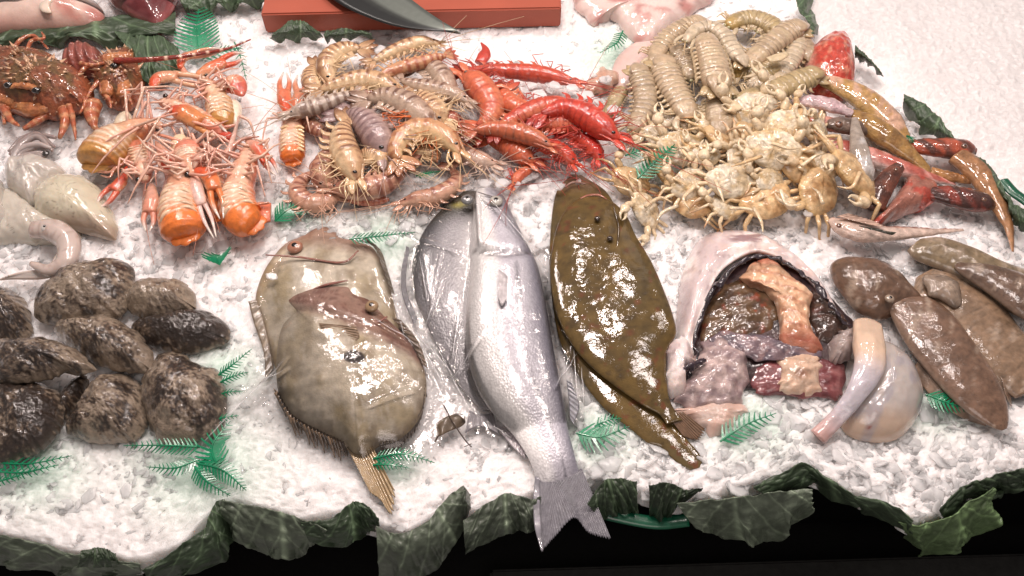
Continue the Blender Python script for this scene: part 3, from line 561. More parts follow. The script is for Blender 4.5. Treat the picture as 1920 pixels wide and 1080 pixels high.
fin(th, 'pelvic_fin', [(482, 562), (492, 590), (504, 640), (514, 690)], [(466, 566), (476, 605), (494, 660), (498, 712)], .004, S(140, 124, 104), 30, 6, 8)
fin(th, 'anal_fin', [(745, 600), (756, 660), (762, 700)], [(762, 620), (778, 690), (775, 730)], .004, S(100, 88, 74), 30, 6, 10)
th = Thing('john_dory', 'front john dory with the dark round thumbprint spot and pinkish upturned jaw', 'fish', W(655, 680))
dj = [(529, 548), (560, 528), (596, 510), (622, 500), (652, 512), (662, 532), (690, 552), (716, 582), (750, 614), (782, 655), (797, 700), (796, 742), (780, 785), (745, 818), (708, 830), (690, 850), (676, 858), (658, 850), (640, 826), (602, 806), (550, 778), (521, 738), (514, 680), (521, 618), (536, 585), (545, 566)]
V, F, UV, r = dome(dj, .010, .026, 44, 200, 2.0, 1.2, center=(650, 690), disp=lambda px, py, r: .0032*np.sin(np.clip((py - 520 - (px - 560)*.5)/14, -3, 6))*smooth(620, 560, py - (px - 560)*.4)*.5 + .003*(fbm(px/30, py/18, 1) - .5) - .0028*np.exp(-((py - (590 + (px - 600)*.28))/5)**2)*smooth(720, 690, px))
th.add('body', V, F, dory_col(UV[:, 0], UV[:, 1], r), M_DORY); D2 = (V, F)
eye_px(th, 697, 574, .026, 13, S(165, 135, 100), tilt=.5)
for pts in ([(530, 549), (580, 560), (640, 588), (700, 598), (725, 588)], [(536, 562), (580, 580), (625, 600), (675, 612), (700, 622)], [(545, 545), (600, 530), (650, 520)], [(560, 545), (620, 556), (672, 590)]):
    V, F, *_ = tpx(pts, [3, 5, 6, 3], .027, 40, 8, .7); V[:, 2] -= .007 + .010*smooth(620, 535, back(V)[0]); th.add('jaw_ridge', V, F, flatc(V, S(146, 88, 74)), M_DORY)
fin(th, 'pectoral_fin', [(598, 606), (604, 620), (612, 632)], [(668, 612), (672, 636), (634, 652)], .0320, S(160, 134, 108), 36, 14, 9)
for k in range(22):
    t0 = k/21; bx, by = np.interp(t0, [0, .3, .6, 1], [517, 545, 590, 642]), np.interp(t0, [0, .3, .6, 1], [735, 780, 806, 828]); L_ = 34*(0.75 + .5*rnd.random())*(1 if k > 3 else .9)
    V, F, *_ = tpx([(bx, by), (bx + 6, by + L_*.5), (bx + 9 + 5*rnd.random(), by + L_)], [8, 6, 1.5], [.012, .007, .002], 10, 8, .35); th.add('anal_fin_ray', V, F, flatc(V, S(118, 96, 74)*(.6 + .7*rnd.random())), M_FIN)
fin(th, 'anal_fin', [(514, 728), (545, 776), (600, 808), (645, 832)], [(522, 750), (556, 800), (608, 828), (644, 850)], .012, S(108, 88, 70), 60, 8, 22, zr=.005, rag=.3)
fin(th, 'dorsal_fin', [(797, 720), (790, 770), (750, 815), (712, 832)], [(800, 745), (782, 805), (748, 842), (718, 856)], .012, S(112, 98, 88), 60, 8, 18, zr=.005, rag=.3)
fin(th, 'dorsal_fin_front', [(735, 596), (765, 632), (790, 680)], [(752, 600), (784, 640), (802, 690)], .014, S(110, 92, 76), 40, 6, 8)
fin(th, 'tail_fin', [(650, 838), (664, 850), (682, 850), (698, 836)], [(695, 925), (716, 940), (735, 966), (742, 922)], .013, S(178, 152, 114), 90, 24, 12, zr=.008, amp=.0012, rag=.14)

# ---- flounders
M_FLAT = wet('flounder_skin', rough=.55, spec=.15, cb=.2, cbs=85, coat=1.0, bump=.3, bscale=520, mott=.3, mscale=70, sss=.0, crough=.07)
def flat_col(px, py, r, k=1):
    c = mix(flatc(px, S(92, 72, 30)), flatc(px, S(120, 94, 42)), fbm(px/50, py/45, 12)); c = mix(c, flatc(px, S(96, 82, 50)), smooth(.45, .7, fbm(px/60, py/80, 15))*.6)
    c = mix(c, flatc(px, S(66, 50, 30)), smooth(.6, .75, fbm(px/9, py/9, 18, 3))*.5)
    c = mix(c, flatc(px, S(120, 58, 34)), smooth(.74, .8, fbm(px/14, py/14, 25, 2))*.6)
    return c*k
def frill(px, py, r): return .0011*np.sin(np.arctan2(py - 560, px - 1140)*170)*smooth(.86, .96, r)
th = Thing('flounder', 'lower flounder, olive brown, showing its head above and its tail below the other', 'fish', W(1150, 740))
lo = [(1080, 326), (1110, 336), (1142, 360), (1180, 420), (1200, 520), (1215, 640), (1235, 740), (1262, 790), (1282, 815), (1300, 835), (1317, 862), (1314, 876), (1300, 881), (1278, 876), (1256, 852), (1232, 832), (1212, 828), (1180, 800), (1130, 762), (1082, 700), (1050, 645), (1036, 560), (1030, 470), (1033, 400), (1045, 358)]
lo_pairs = [((1072, 326), (1092, 328)), ((1045, 355), (1140, 362)), ((1034, 410), (1165, 420)), ((1030, 500), (1190, 500)), ((1038, 580), (1210, 580)), ((1052, 645), (1225, 640)), ((1084, 702), (1236, 690)), ((1130, 762), (1245, 740)), ((1180, 802), (1258, 778)), ((1214, 829), (1276, 806)), ((1240, 838), (1290, 825)), ((1262, 860), (1308, 845)), ((1280, 874), (1317, 862)), ((1294, 881), (1312, 876))]
V, F, UV, t, s, se = loft(lo_pairs, .16, .0, 130, 60, disp=lambda a, b: .0012*np.sin((a + b)/3.2)*0); r = np.abs(2*s - 1)
c = flat_col(UV[:, 0], UV[:, 1], r, .95); c = mix(c, flatc(V, S(150, 118, 96)), smooth(372, 345, UV[:, 1])*.5); ray = .5 + .5*np.sin((UV[:, 1]*.6 + UV[:, 0])/2.2); c = mix(c, c*.7, ray*smooth(.8, .93, r)*.6)
th.add('body', V, F, c, M_FLAT); V[:, 2] += 0
th.add('mouth', *[x for x in tpx([(1058, 352), (1075, 342), (1098, 345)], [3, 5, 3], .014, 14, 8)[:2]], flatc(np.zeros((14*8, 3)), S(160, 120, 105)), M_FLAT)
th = Thing('flounder', 'upper flounder, dark olive brown and glossy, lying right of the sea bass', 'fish', W(1150, 560))
up_pairs = [((1090, 368), (1118, 366)), ((1064, 388), (1150, 378)), ((1046, 420), (1176, 405)), ((1036, 460), (1192, 440)), ((1031, 510), (1222, 490)), ((1036, 555), (1246, 545)), ((1046, 595), (1262, 590)), ((1066, 635), (1268, 625)), ((1094, 672), (1252, 655)), ((1132, 706), (1250, 690)), ((1172, 734), (1252, 718)), ((1210, 758), (1256, 742)), ((1238, 772), (1268, 765)), ((1252, 790), (1282, 782))]
V, F, UV, t, s, se = loft(up_pairs, .17, .014, 130, 64, e=.9, disp=lambda a, b: .0022*(fbm(a/28, b/28, 6) - .5)); r = np.abs(2*s - 1)
V[:, 2] -= .006*smooth(.6, 1, t)
c = flat_col(UV[:, 0], UV[:, 1], r, .88); ray = .5 + .5*np.sin((UV[:, 1]*.6 + UV[:, 0])/2.2); c = mix(c, c*.62, ray*smooth(.84, .95, r)*.6); c = mix(c, flatc(V, S(150, 92, 74)), smooth(.93, 1, r)*smooth(.14, .02, t)*.8)
th.add('body', V, F, c, M_FLAT)
for ex, ey in ((1144, 447), (1120, 410)): eye_px(th, ex, ey, .032, 6, S(60, 44, 28), tilt=.7)
V, F, *_ = tpx([(1088, 372), (1104, 366), (1124, 366), (1138, 374)], [3, 5, 5, 3], .020, 24, 8, .6); th.add('mouth', V, F, flatc(V, S(168, 104, 84)), M_FLAT)
V, F, *_ = tpx([(1150, 384), (1160, 430), (1150, 480), (1120, 500)], [2, 4, 4, 2], .027, 30, 8, .5); th.add('gill_edge', V, F, flatc(V, S(84, 66, 40)), M_FLAT)
fin(th, 'tail_fin', [(1252, 780), (1262, 776), (1280, 772)], [(1282, 820), (1308, 826), (1324, 806)], .012, S(128, 98, 74), 50, 14, 11, zr=.004, rag=.1)

# ---- monkfish, cut open
M_MONK = wet('monkfish_skin', rough=.34, coat=.9, bump=.35, bscale=160, mott=.08, mscale=60, sss=.25)
M_RAW = wet('monkfish_flesh', rough=.30, coat=1.0, bump=.6, bscale=120, mott=.3, mscale=70, sss=.12)
th = Thing('monkfish', 'gutted monkfish body, white skin folded back from the dark belly cavity and orange spine', 'fish', W(1420, 620))
def q6(P): return [(1220 + x/2.348, 400 + y/2.348) for x, y in P]
def skin_col(px, py, r=None):
    c = mix(flatc(px, S(248, 234, 230, .9)), flatc(px, S(222, 202, 202)), smooth(.4, .7, fbm(px/30, py/60, 3)))
    c = mix(c, flatc(px, S(150, 112, 116)), smooth(.5, .62, fbm(px/50, py/9, 7))*smooth(436, 446, py)*smooth(474, 458, py)*smooth(1350, 1375, px)*smooth(1490, 1460, px)*.9)
    c = mix(c, flatc(px, S(232, 196, 180)), smooth(.52, .7, fbm(px/25, py/25, 11))*.5)
    return mix(c, flatc(px, S(150, 120, 120)), smooth(.62, .72, fbm(px/10, py/14, 21, 3))*.4)
def ribc(base, veins, vs, pk, ang=0): 
    def f(px, py, r):
        n = fbm(px/18 + ang*py/18, py/10, 5, 4); return mix(mix(flatc(px, base), flatc(px, vs), smooth(.42, .65, n)*.8), flatc(px, pk), smooth(.62, .76, fbm(px/12, py/12, 31, 3))*.6)
    return f
# cavity floor: dark membrane
V, F, UV, r = dome(q6([(450, 185), (640, 230), (740, 300), (860, 430), (900, 490), (860, 700), (820, 800), (600, 790), (420, 770), (200, 800), (120, 760), (190, 520), (270, 310), (350, 240)]), -.004, .014, 24, 110, 3, 2, disp=lambda a, b, r: .004*(fbm(a/16, b/14, 4) - .5))
th.add('belly_membrane', V, F, ribc(S(52, 40, 44), 0, S(86, 62, 62), S(30, 24, 30))(UV[:, 0], UV[:, 1], r), M_RAW)
# white skin arch: outer roll left, top and right
arch_out = q6([(60, 700), (66, 610), (118, 525), (126, 400), (150, 220), (240, 60), (420, 40), (560, 90), (680, 175), (790, 290), (870, 420), (906, 490)])
arch_in = q6([(150, 760), (188, 660), (186, 540), (230, 420), (282, 300), (350, 232), (450, 182), (545, 195), (645, 238), (740, 312), (836, 440), (886, 500)])
n_ = 150; A, B = cr(arch_out, n_), cr(arch_in, n_); nf = 30; f = np.linspace(0, 1, nf); u = np.linspace(0, 1, n_)
UV = A[:, None]*(1 - f)[None, :, None] + B[:, None]*f[None, :, None]
zt = .010 + .026*np.sin(np.clip(u*1.15, 0, 1)*math.pi)**.8
Z = -.006 + zt[:, None]*np.sin(np.clip(f*1.08, 0, 1)**.75*math.pi*.62)[None]/math.sin(math.pi*.5) + .006*(fbm(UV[..., 0]/22, UV[..., 1]/22, 8) - .5)*np.sin(f*math.pi)
P = W(UV[..., 0], UV[..., 1], .018); P[..., 2] = Z
inner = P[:, ::-1].copy(); inner[..., 2] = np.minimum(inner[..., 2] - .006, .03)
PP = np.concatenate([P, inner], 1); UU = np.concatenate([UV, UV[:, ::-1]], 1)
V, F, UV2 = PP.reshape(-1, 3), ring_faces(n_, nf*2), UU.reshape(-1, 2)
cc = skin_col(UV2[:, 0], UV2[:, 1]); th.add('skin', V, F, cc, M_MONK)
# dark frayed edge of the cut
V, F, *_ = tpx(q6([(150, 800), (170, 700), (205, 640), (190, 560), (225, 440), (285, 310), (300, 320), (360, 240), (450, 192), (545, 200), (645, 246), (735, 320), (825, 440), (880, 500)]), [6, 16, 5, 7, 14, 6, 15, 9, 5, 10, 6, 8, 14, 5], np.interp(np.linspace(0, 1, 9), [0, .2, .5, .8, 1], [.006, .010, .034, .030, .014]), 160, 10, .55)
V += (vn(V[:, 0]*160, V[:, 1]*160)[:, None] - .5)*.005; th.add('cut_edge', V, F, flatc(V, S(52, 42, 50)), M_RAW)
def piece(name, out, z0, h, colf, m=M_RAW, jit=4, amp=.004, sc=16, **k):
    V, F, UV, r = dome(q6(out), z0, h, 26, 90, 2.2, 1.8, disp=lambda a, b, r: amp*(fbm(a/sc, b/sc*1.4, 7, 4) - .5)*2, jit=jit, **k)
    return th.add(name, V, F, colf(UV[:, 0], UV[:, 1], r), m)
piece('left_flank_flesh', [(370, 290), (470, 290), (550, 330), (590, 400), (590, 470), (540, 540), (380, 560), (235, 570), (225, 470), (280, 370), (320, 310)], .004, .010, ribc(S(110, 84, 58), 0, S(80, 56, 42), S(160, 66, 40)))
piece('right_flank_flesh', [(705, 340), (760, 350), (850, 450), (875, 500), (810, 560), (740, 560), (700, 490), (690, 400)], .004, .014, ribc(S(84, 60, 50), 0, S(56, 42, 36), S(110, 50, 40)))
def spine_c(px, py, r):
    k = .5 + .5*np.sin((py - px*.25)/3.4); c = mix(flatc(px, S(242, 206, 168)), flatc(px, S(228, 160, 116)), fbm(px/12, py/20, 2)); c = mix(c, flatc(px, S(160, 66, 40)), smooth(.75, 1, k)*.45)
    c = mix(c, flatc(px, S(176, 64, 48)), smooth(505, 480, py)*.75); return mix(c, flatc(px, S(160, 60, 44)), smooth(598, 640, py)*.7)
piece('spine', [(470, 200), (560, 210), (640, 270), (700, 320), (720, 390), (700, 470), (730, 540), (760, 600), (700, 610), (590, 560), (565, 480), (560, 400), (520, 330), (440, 300), (400, 280), (430, 230)], .014, .016, spine_c, amp=.0045, sc=9, jit=7)
piece('grey_membrane', [(300, 520), (450, 530), (620, 560), (760, 610), (700, 640), (560, 640), (440, 640), (330, 600), (260, 560)], .014, .004, ribc(S(134, 112, 118), 0, S(88, 76, 90), S(176, 140, 136)))
piece('stomach_wall', [(240, 540), (330, 525), (430, 580), (450, 680), (440, 760), (400, 830), (280, 850), (150, 850), (115, 790), (140, 700), (190, 640), (220, 590)], .002, .020, ribc(S(196, 172, 168), 0, S(146, 124, 128), S(214, 190, 184)), amp=.007, sc=18, jit=9)
piece('red_muscle', [(438, 650), (540, 625), (660, 640), (760, 630), (862, 668), (852, 770), (820, 812), (740, 800), (640, 806), (540, 796), (470, 785), (440, 740)], .002, .010, ribc(S(140, 78, 80), 0, S(112, 56, 62), S(170, 116, 114)))
piece('vertebra', [(565, 640), (600, 605), (690, 600), (745, 620), (755, 690), (760, 770), (700, 790), (640, 790), (570, 770), (560, 720)], .006, .015, lambda a, b, r: mix(mix(flatc(a, S(240, 214, 188)), flatc(a, S(214, 170, 140)), fbm(a/14, b/14, 1)), flatc(a, S(120, 70, 48)), np.exp(-(((a - 1498)/16)**2 + ((b - 706)/8)**2))*.8), amp=.004, jit=6)
piece('belly_flap', [(110, 860), (200, 840), (340, 800), (420, 850), (440, 880), (380, 900), (350, 955), (290, 975), (240, 940), (170, 910)], -.002, .014, lambda a, b, r: mix(flatc(a, S(226, 204, 192)), flatc(a, S(214, 170, 150)), fbm(a/20, b/20, 4)), M_MONK, jit=8, amp=.003)
piece('flap_lip', [(66, 600), (120, 530), (165, 540), (190, 610), (200, 660), (150, 700), (170, 760), (120, 800), (72, 760), (62, 680)], .004, .028, lambda a, b, r: skin_col(a, b), M_MONK, jit=6, amp=.004)
piece('black_membrane_fold', [(118, 700), (170, 690), (200, 680), (240, 650), (225, 630), (170, 660), (130, 690)], .026, .006, ribc(S(56, 44, 56), 0, S(84, 66, 76), S(40, 32, 40)))
piece('right_lobe', [(785, 580), (830, 520), (890, 500), (900, 560), (880, 640), (810, 640)], .008, .020, lambda a, b, r: mix(flatc(a, S(190, 176, 168)), flatc(a, S(160, 140, 138)), fbm(a/12, b/12, 4)), M_MONK, jit=5)
M_BLAD = wet('bladder_skin', rough=.25, coat=1, bump=.25, bscale=50, mott=.06, sss=.4, sr=.012)
V, F, UV, r = dome(q6([(1010, 545), (1090, 565), (1160, 630), (1200, 720), (1215, 800), (1180, 900), (1100, 975), (980, 985), (880, 950), (850, 880), (880, 760), (940, 640)]), .0, .036, 34, 100, 2.1, 1.9, disp=lambda a, b, r: .005*(fbm(a/26, b/30, 4) - .5))
c = mix(flatc(V, S(196, 186, 180)), flatc(V, S(222, 188, 158)), smooth(760, 800, UV[:, 1])*.7); c = mix(c, flatc(V, S(170, 166, 176)), smooth(.5, .7, fbm(UV[:, 0]/24, UV[:, 1]/30, 5))*.6); c = mix(c, flatc(V, S(150, 60, 40)), np.exp(-(((UV[:, 0] - 1627)/4)**2 + ((UV[:, 1] - 804)/2.5)**2)))
th.add('stomach', V, F, c, M_BLAD)
V, F, t, a, C, r_, s_, u_, ref = tpx(q6([(955, 490), (962, 590), (960, 680), (900, 800), (820, 900), (735, 985)]), [52, 60, 54, 36, 30, 34], [.018, .030, .032, .026, .012, .002], 60, 20, .55)
V[:, 2] += .002*(fbm(ref[:, 0]/8, a*2, 3) - .5)*2
c = mix(flatc(V, S(238, 206, 178)), flatc(V, S(214, 206, 214)), smooth(.25, .5, t)); c = mix(c, flatc(V, S(226, 170, 156)), smooth(.7, 1, t)*.8); c = mix(c, c*.82, smooth(.5, .7, fbm(a*2.2, t*5, 2)))
th.add('fin_stump', V, F, c, M_MONK)
piece('fin_tip', [(720, 960), (770, 930), (810, 950), (800, 985), (760, 1010), (715, 1018), (705, 985)], -.002, .012, lambda a, b, r: mix(flatc(a, S(222, 170, 158)), flatc(a, S(186, 96, 80)), smooth(.5, .1, r)*.6), M_MONK, jit=4)

# ---- brown squids on the right
M_SQ = wet('squid_brown', cb=.35, cbs=90, rough=.34, coat=1.0, bump=.25, bscale=200, mott=.22, mscale=160, sss=.10)
def sq_col(base, px, py, edge, seed):
    c = mix(flatc(px, base), flatc(px, base*.62), smooth(.4, .7, fbm(px/22, py/22, seed))*.7); c = mix(c, flatc(px, S(190, 170, 150)), smooth(.60, .72, fbm(px/14, py/30, seed + 3))*.55)
    c = mix(c, flatc(px, base*.4), smooth(.66, .8, fbm(px/3, py/3, seed, 2))*.7); return mix(c, flatc(px, S(172, 150, 132)), edge*.4)
def squid(label, mant, head, ratio, z, base, seed, extra=None, group=None):
    ratio *= .85
    m0 = np.mean([p for pr in mant for p in pr], 0); th = Thing('squid', label, 'squid', W(m0[0], m0[1]), group)
    V, F, UV, t, s, se = loft(mant, ratio, z, 80, 40, disp=lambda a, b: .002*(fbm(a/20, b/20, seed) - .5)); th.add('mantle', V, F, sq_col(base, UV[:, 0], UV[:, 1], smooth(.85, 1, np.abs(2*s - 1)), seed), M_SQ)
    if head is not None:
        V, F, UV, r = dome(head, z - .004, .026, 24, 80, 2.1, 1.9, disp=lambda a, b, r: .006*(fbm(a/18, b/18, seed + 5) - .5)); th.add('head', V, F, sq_col(base*.9, UV[:, 0], UV[:, 1], 0*r, seed + 9), M_SQ)
    return th
SB = S(128, 98, 78)
squid('brown squid at the right edge, its mantle pointing down below the upper squid', [((1718, 520), (1760, 500)), ((1712, 560), (1810, 520)), ((1740, 610), (1870, 560)), ((1790, 650), (1910, 610)), ((1850, 700), (1950, 660)), ((1905, 745), (1970, 720))], None, .36, .0, S(150, 122, 96), 3)
t2 = squid('longest brown squid, its pointed mantle running down right of the monkfish stomach', [((1672, 560), (1716, 558)), ((1668, 578), (1748, 560)), ((1682, 612), (1786, 588)), ((1706, 652), (1820, 632)), ((1740, 695), (1850, 675)), ((1778, 738), (1876, 718)), ((1820, 775), (1890, 755)), ((1862, 800), (1893, 786)), ((1880, 806), (1890, 802))], [(1562, 488), (1585, 476), (1625, 478), (1662, 486), (1690, 505), (1716, 535), (1735, 560), (1700, 575), (1660, 592), (1640, 590), (1610, 575), (1580, 540), (1565, 515)], .40, .012, SB, 5)
eye_px(t2, 1668, 560, .034, 9, S(170, 150, 130), tilt=.6)
for A_, B_ in (([(1726, 668), (1756, 712), (1800, 756), (1845, 792)], [(1712, 690), (1742, 740), (1792, 778), (1848, 800)]), ([(1824, 632), (1856, 672), (1878, 712), (1890, 752)], [(1846, 640), (1878, 680), (1898, 722), (1896, 762)])): fin(t2, 'mantle_fin', A_, B_, .012, S(150, 124, 104), 40, 12, 3, m=M_SQ, amp=.0012, zr=.002)
squid('brown squid lying along the right edge under the gurnard tail', [((1702, 468), (1730, 446)), ((1720, 486), (1770, 446)), ((1780, 510), (1830, 466)), ((1840, 545), (1880, 490)), ((1900, 585), (1935, 510)), ((1960, 610), (1980, 540))], None, .5, .008, S(142, 122, 92), 8)
squid('darker squid tip lying on the upper squid at the right edge', [((1790, 496), (1800, 490)), ((1800, 510), (1860, 498)), ((1850, 545), (1910, 510)), ((1910, 590), (1950, 530)), ((1950, 610), (1980, 560))], None, .45, .022, S(110, 84, 66), 11)
V, F, UV, r = dome([(1730, 520), (1750, 512), (1790, 520), (1806, 545), (1800, 575), (1770, 560), (1745, 548)], .024, .010, 16, 50, jit=3)
solo('squid_piece', 'small grey clump of squid arms between the two brown squid mantles', 'squid piece', W(1768, 540), V, F, sq_col(S(150, 130, 112), UV[:, 0], UV[:, 1], 0*r, 14), M_SQ)

# ---- pale squids on the left
M_PALE = wet('squid_pale', rough=.25, coat=1.0, bump=.2, bscale=120, mott=.06, mscale=60, sss=.35, sr=.01)
def pale_col(px, py, warm, brown):
    c = mix(flatc(px, S(206, 198, 190)), flatc(px, S(226, 216, 186)), warm*np.ones(len(px))); c = mix(c, flatc(px, S(168, 140, 120)), brown); return mix(c, flatc(px, S(96, 80, 72)), np.exp(-(np.abs(fbm(px/26, py/22, 4, 3) - .52)/.008)**2)*.5)
PG = 'pale squids at the left edge'
def blob(name, label, cat, out, z0, h, colf, m, group=None, jit=3, amp=.004, sc=20, na=90, p=2.2, q=1.8):
    V, F, UV, r = dome(out, z0, h, 28, na, p, q, disp=lambda a, b, r: amp*2*(fbm(a/sc, b/sc, h*900, 4) - .5), jit=jit); c = np.mean(out, 0)
    return solo(name, label, cat, W(c[0], c[1]), V, F, colf(UV[:, 0], UV[:, 1], r), m, group)
blob('squid', 'milky white squid body at the left edge below the spiny lobsters', 'squid', [(8, 300), (30, 288), (70, 284), (105, 300), (120, 320), (80, 345), (62, 375), (40, 372), (12, 345), (4, 320)], .0, .030, lambda a, b, r: pale_col(a, b, .1, 0*a), M_PALE, PG, amp=.006)
blob('squid', 'yellowish pale squid with a brown underside, left of the langoustine claws', 'squid', [(62, 350), (80, 330), (110, 318), (150, 322), (190, 350), (205, 390), (215, 430), (195, 440), (150, 425), (100, 412), (68, 398), (58, 375)], .006, .032, lambda a, b, r: pale_col(a, b, .8, smooth(390, 415, b - (a - 80)*.12)*.75), M_PALE, PG, na=110)
blob('squid', 'pale squid body lying under the yellowish one, its head curling up in front', 'squid', [(-20, 345), (20, 352), (60, 380), (110, 412), (150, 428), (130, 450), (60, 452), (20, 450), (-20, 440)], -.002, .026, lambda a, b, r: pale_col(a, b, .3, 0*a), M_PALE, PG)
blob('squid', 'sliver of white squid cut off by the left edge', 'squid', [(-30, 330), (0, 335), (7, 370), (4, 410), (-30, 430)], .012, .024, lambda a, b, r: pale_col(a, b, .1, 0*a), M_PALE, PG)
th = Thing('small_squid', 'curled pale squid head with one eye above the blotched cuttlefish', 'squid', W(95, 460), None)
V, F, t, a, *_ = tpx([(62, 430), (100, 432), (128, 455), (124, 490), (92, 506), (58, 494)], [34, 46, 44, 40, 26, 10], .012, 50, 16, .8); th.add('arms', V, F, mix(flatc(V, S(214, 196, 186)), flatc(V, S(170, 140, 128)), smooth(.5, .8, vn(a*3, t*30))*.5), M_PALE)
for k in range(4):
    V, F, t, a, *_ = tpx([(118, 470 + k*6), (90, 505 + k*4), (45 - k*8, 512 + k*3), (15 - k*5, 518 + k*2)], [14, 10, 7, 4], .012 - .001*k, 24, 8); th.add('arm', V, F, flatc(V, S(216, 200, 190)), M_PALE)
eye_px(th, 86, 427, .034, 9, S(220, 214, 206), tilt=.6)
th = Thing('small_squid', 'greyish tangle of squid tentacles just below the spiny lobster legs', 'squid', W(65, 280), None)
for k in range(9):
    y = 258 + k*6; V, F, t, a, *_ = tpx([(105 - k*3, y + 14*math.sin(k)), (70, y - 10 + 5*math.cos(k*2)), (40 - k, y + 4), (16 + 2*k, y + 26)], [6, 12, 12, 5], .006 + .002*(k % 4), 24, 10); th.add('arm', V, F, flatc(V, mix(S(150, 134, 130), S(196, 184, 180), np.array(rnd.random()))), M_PALE)
eye_px(th, 86, 288, .022, 7, S(60, 56, 54), tilt=.6)

# ---- ink blotched cuttlefish
M_CUT = wet('cuttlefish_skin', cb=.45, cbs=120, rough=.36, coat=1.0, bump=.8, bscale=230, mott=.22, mscale=150, sss=.06)
def cut_col(px, py, r, seed, dark):
    base = mix(flatc(px, S(176, 158, 136)), flatc(px, S(128, 112, 96)), fbm(px/30, py/30, seed))
    th_ = seed*1.7; qx, qy = px*math.cos(th_) + py*math.sin(th_), py*math.cos(th_) - px*math.sin(th_); ink = fbm(px/34, py/26, seed + 3, 4)*.55 + fbm(qx/4.5, qy/3.2, seed + 8, 4)*.45
    lo = .585 - .18*dark; k = smooth(lo - .09, lo + .07, ink)*smooth(1.02, .84, r + .14*(1 - dark)); c = mix(base, flatc(px, S(74, 54, 40)), k*.85)
    return mix(c, flatc(px, S(28, 22, 22)), smooth(lo + .02, lo + .12, ink)*.75)
CG = 'ink blotched cuttlefish heaped at the left'
def cuttle(label, out, z0, h, seed, dark, amp=.007):
    h = h*.8
    V, F, UV, r = dome(out, z0, h*1.1, 60, 150, 1.9, 1.4, disp=lambda a, b, r: amp*(fbm(a/22, b/18, seed, 5) - .5)*2 + .0012*(fbm(a/5, b/4, seed, 3) - .5), jit=3); c = np.mean(out, 0)
    return solo('cuttlefish', label, 'cuttlefish', W(c[0], c[1]), V, F, cut_col(UV[:, 0], UV[:, 1], r, seed, dark), M_CUT, CG)
cuttle('blotched cuttlefish cut off by the left edge above the wide grey one', [(-40, 530), (0, 528), (30, 545), (48, 580), (50, 615), (20, 632), (-40, 640)], .0, .040, 21, .8)
cuttle('large brown cuttlefish at the back of the heap, just under the curled squid head', [(52, 560), (75, 522), (110, 495), (160, 478), (215, 476), (242, 492), (246, 520), (235, 555), (215, 580), (170, 592), (110, 598), (65, 592)], .010, .046, 22, .72)
cuttle('small rounded cuttlefish with an orange brown top at the right back of the heap', [(226, 550), (240, 530), (275, 515), (320, 514), (350, 530), (364, 555), (355, 572), (320, 582), (280, 588), (245, 580), (230, 568)], .006, .036, 23, .25)
cuttle('nearly black pointed cuttlefish at the right of the heap', [(238, 605), (262, 588), (310, 580), (360, 574), (400, 584), (428, 612), (415, 635), (370, 650), (320, 653), (275, 640), (250, 625)], .0, .036, 24, 1.25)
cuttle('cuttlefish in the middle of the heap with a pale lower rim', [(95, 598), (130, 585), (185, 580), (235, 600), (268, 635), (282, 665), (268, 688), (220, 686), (165, 668), (120, 640), (98, 620)], .016, .040, 25, .5)
cuttle('blotched cuttlefish whose frayed rim overhangs the front ones at the left', [(-30, 640), (20, 628), (80, 626), (130, 645), (172, 684), (150, 692), (120, 686), (90, 700), (40, 708), (-30, 705)], .030, .030, 26, .62)
cuttle('glossy dark purplish cuttlefish in the front left corner of the heap', [(-40, 712), (20, 706), (70, 708), (102, 730), (112, 765), (100, 800), (70, 832), (30, 850), (-40, 850)], .010, .040, 27, 1.1)
cuttle('pale bellied cuttlefish in the front between the dark one and the rounded one', [(112, 790), (140, 750), (165, 710), (200, 690), (245, 702), (266, 740), (267, 785), (250, 812), (220, 820), (165, 820), (130, 810)], .002, .042, 28, .38)
cuttle('rounded lumpy cuttlefish with brown blotches at the front right of the heap', [(280, 668), (300, 650), (335, 650), (358, 668), (398, 682), (415, 715), (419, 765), (400, 805), (350, 818), (300, 820), (272, 790), (256, 740), (258, 700)], .004, .044, 29, .55)
cuttle('small dark wet scrap of cuttlefish in the gap between the two front ones', [(104, 750), (125, 715), (150, 700), (160, 712), (145, 745), (120, 780), (100, 800)], .0, .022, 30, 1.2)
blob('plastic_wrap_edge', 'smooth icy patch right of the small rounded cuttlefish', 'ice sheet', [(365, 505), (430, 500), (478, 498), (470, 540), (462, 590), (450, 640), (425, 650), (432, 600), (400, 575), (372, 560)], -.002, .008, lambda a, b, r: flatc(a, ICEC*.98), mat('ice_smooth', rough=.3, coat=.4, bump=.15, mott=.04, trans=.2, ior=1.31), jit=3, amp=.001) if False else None

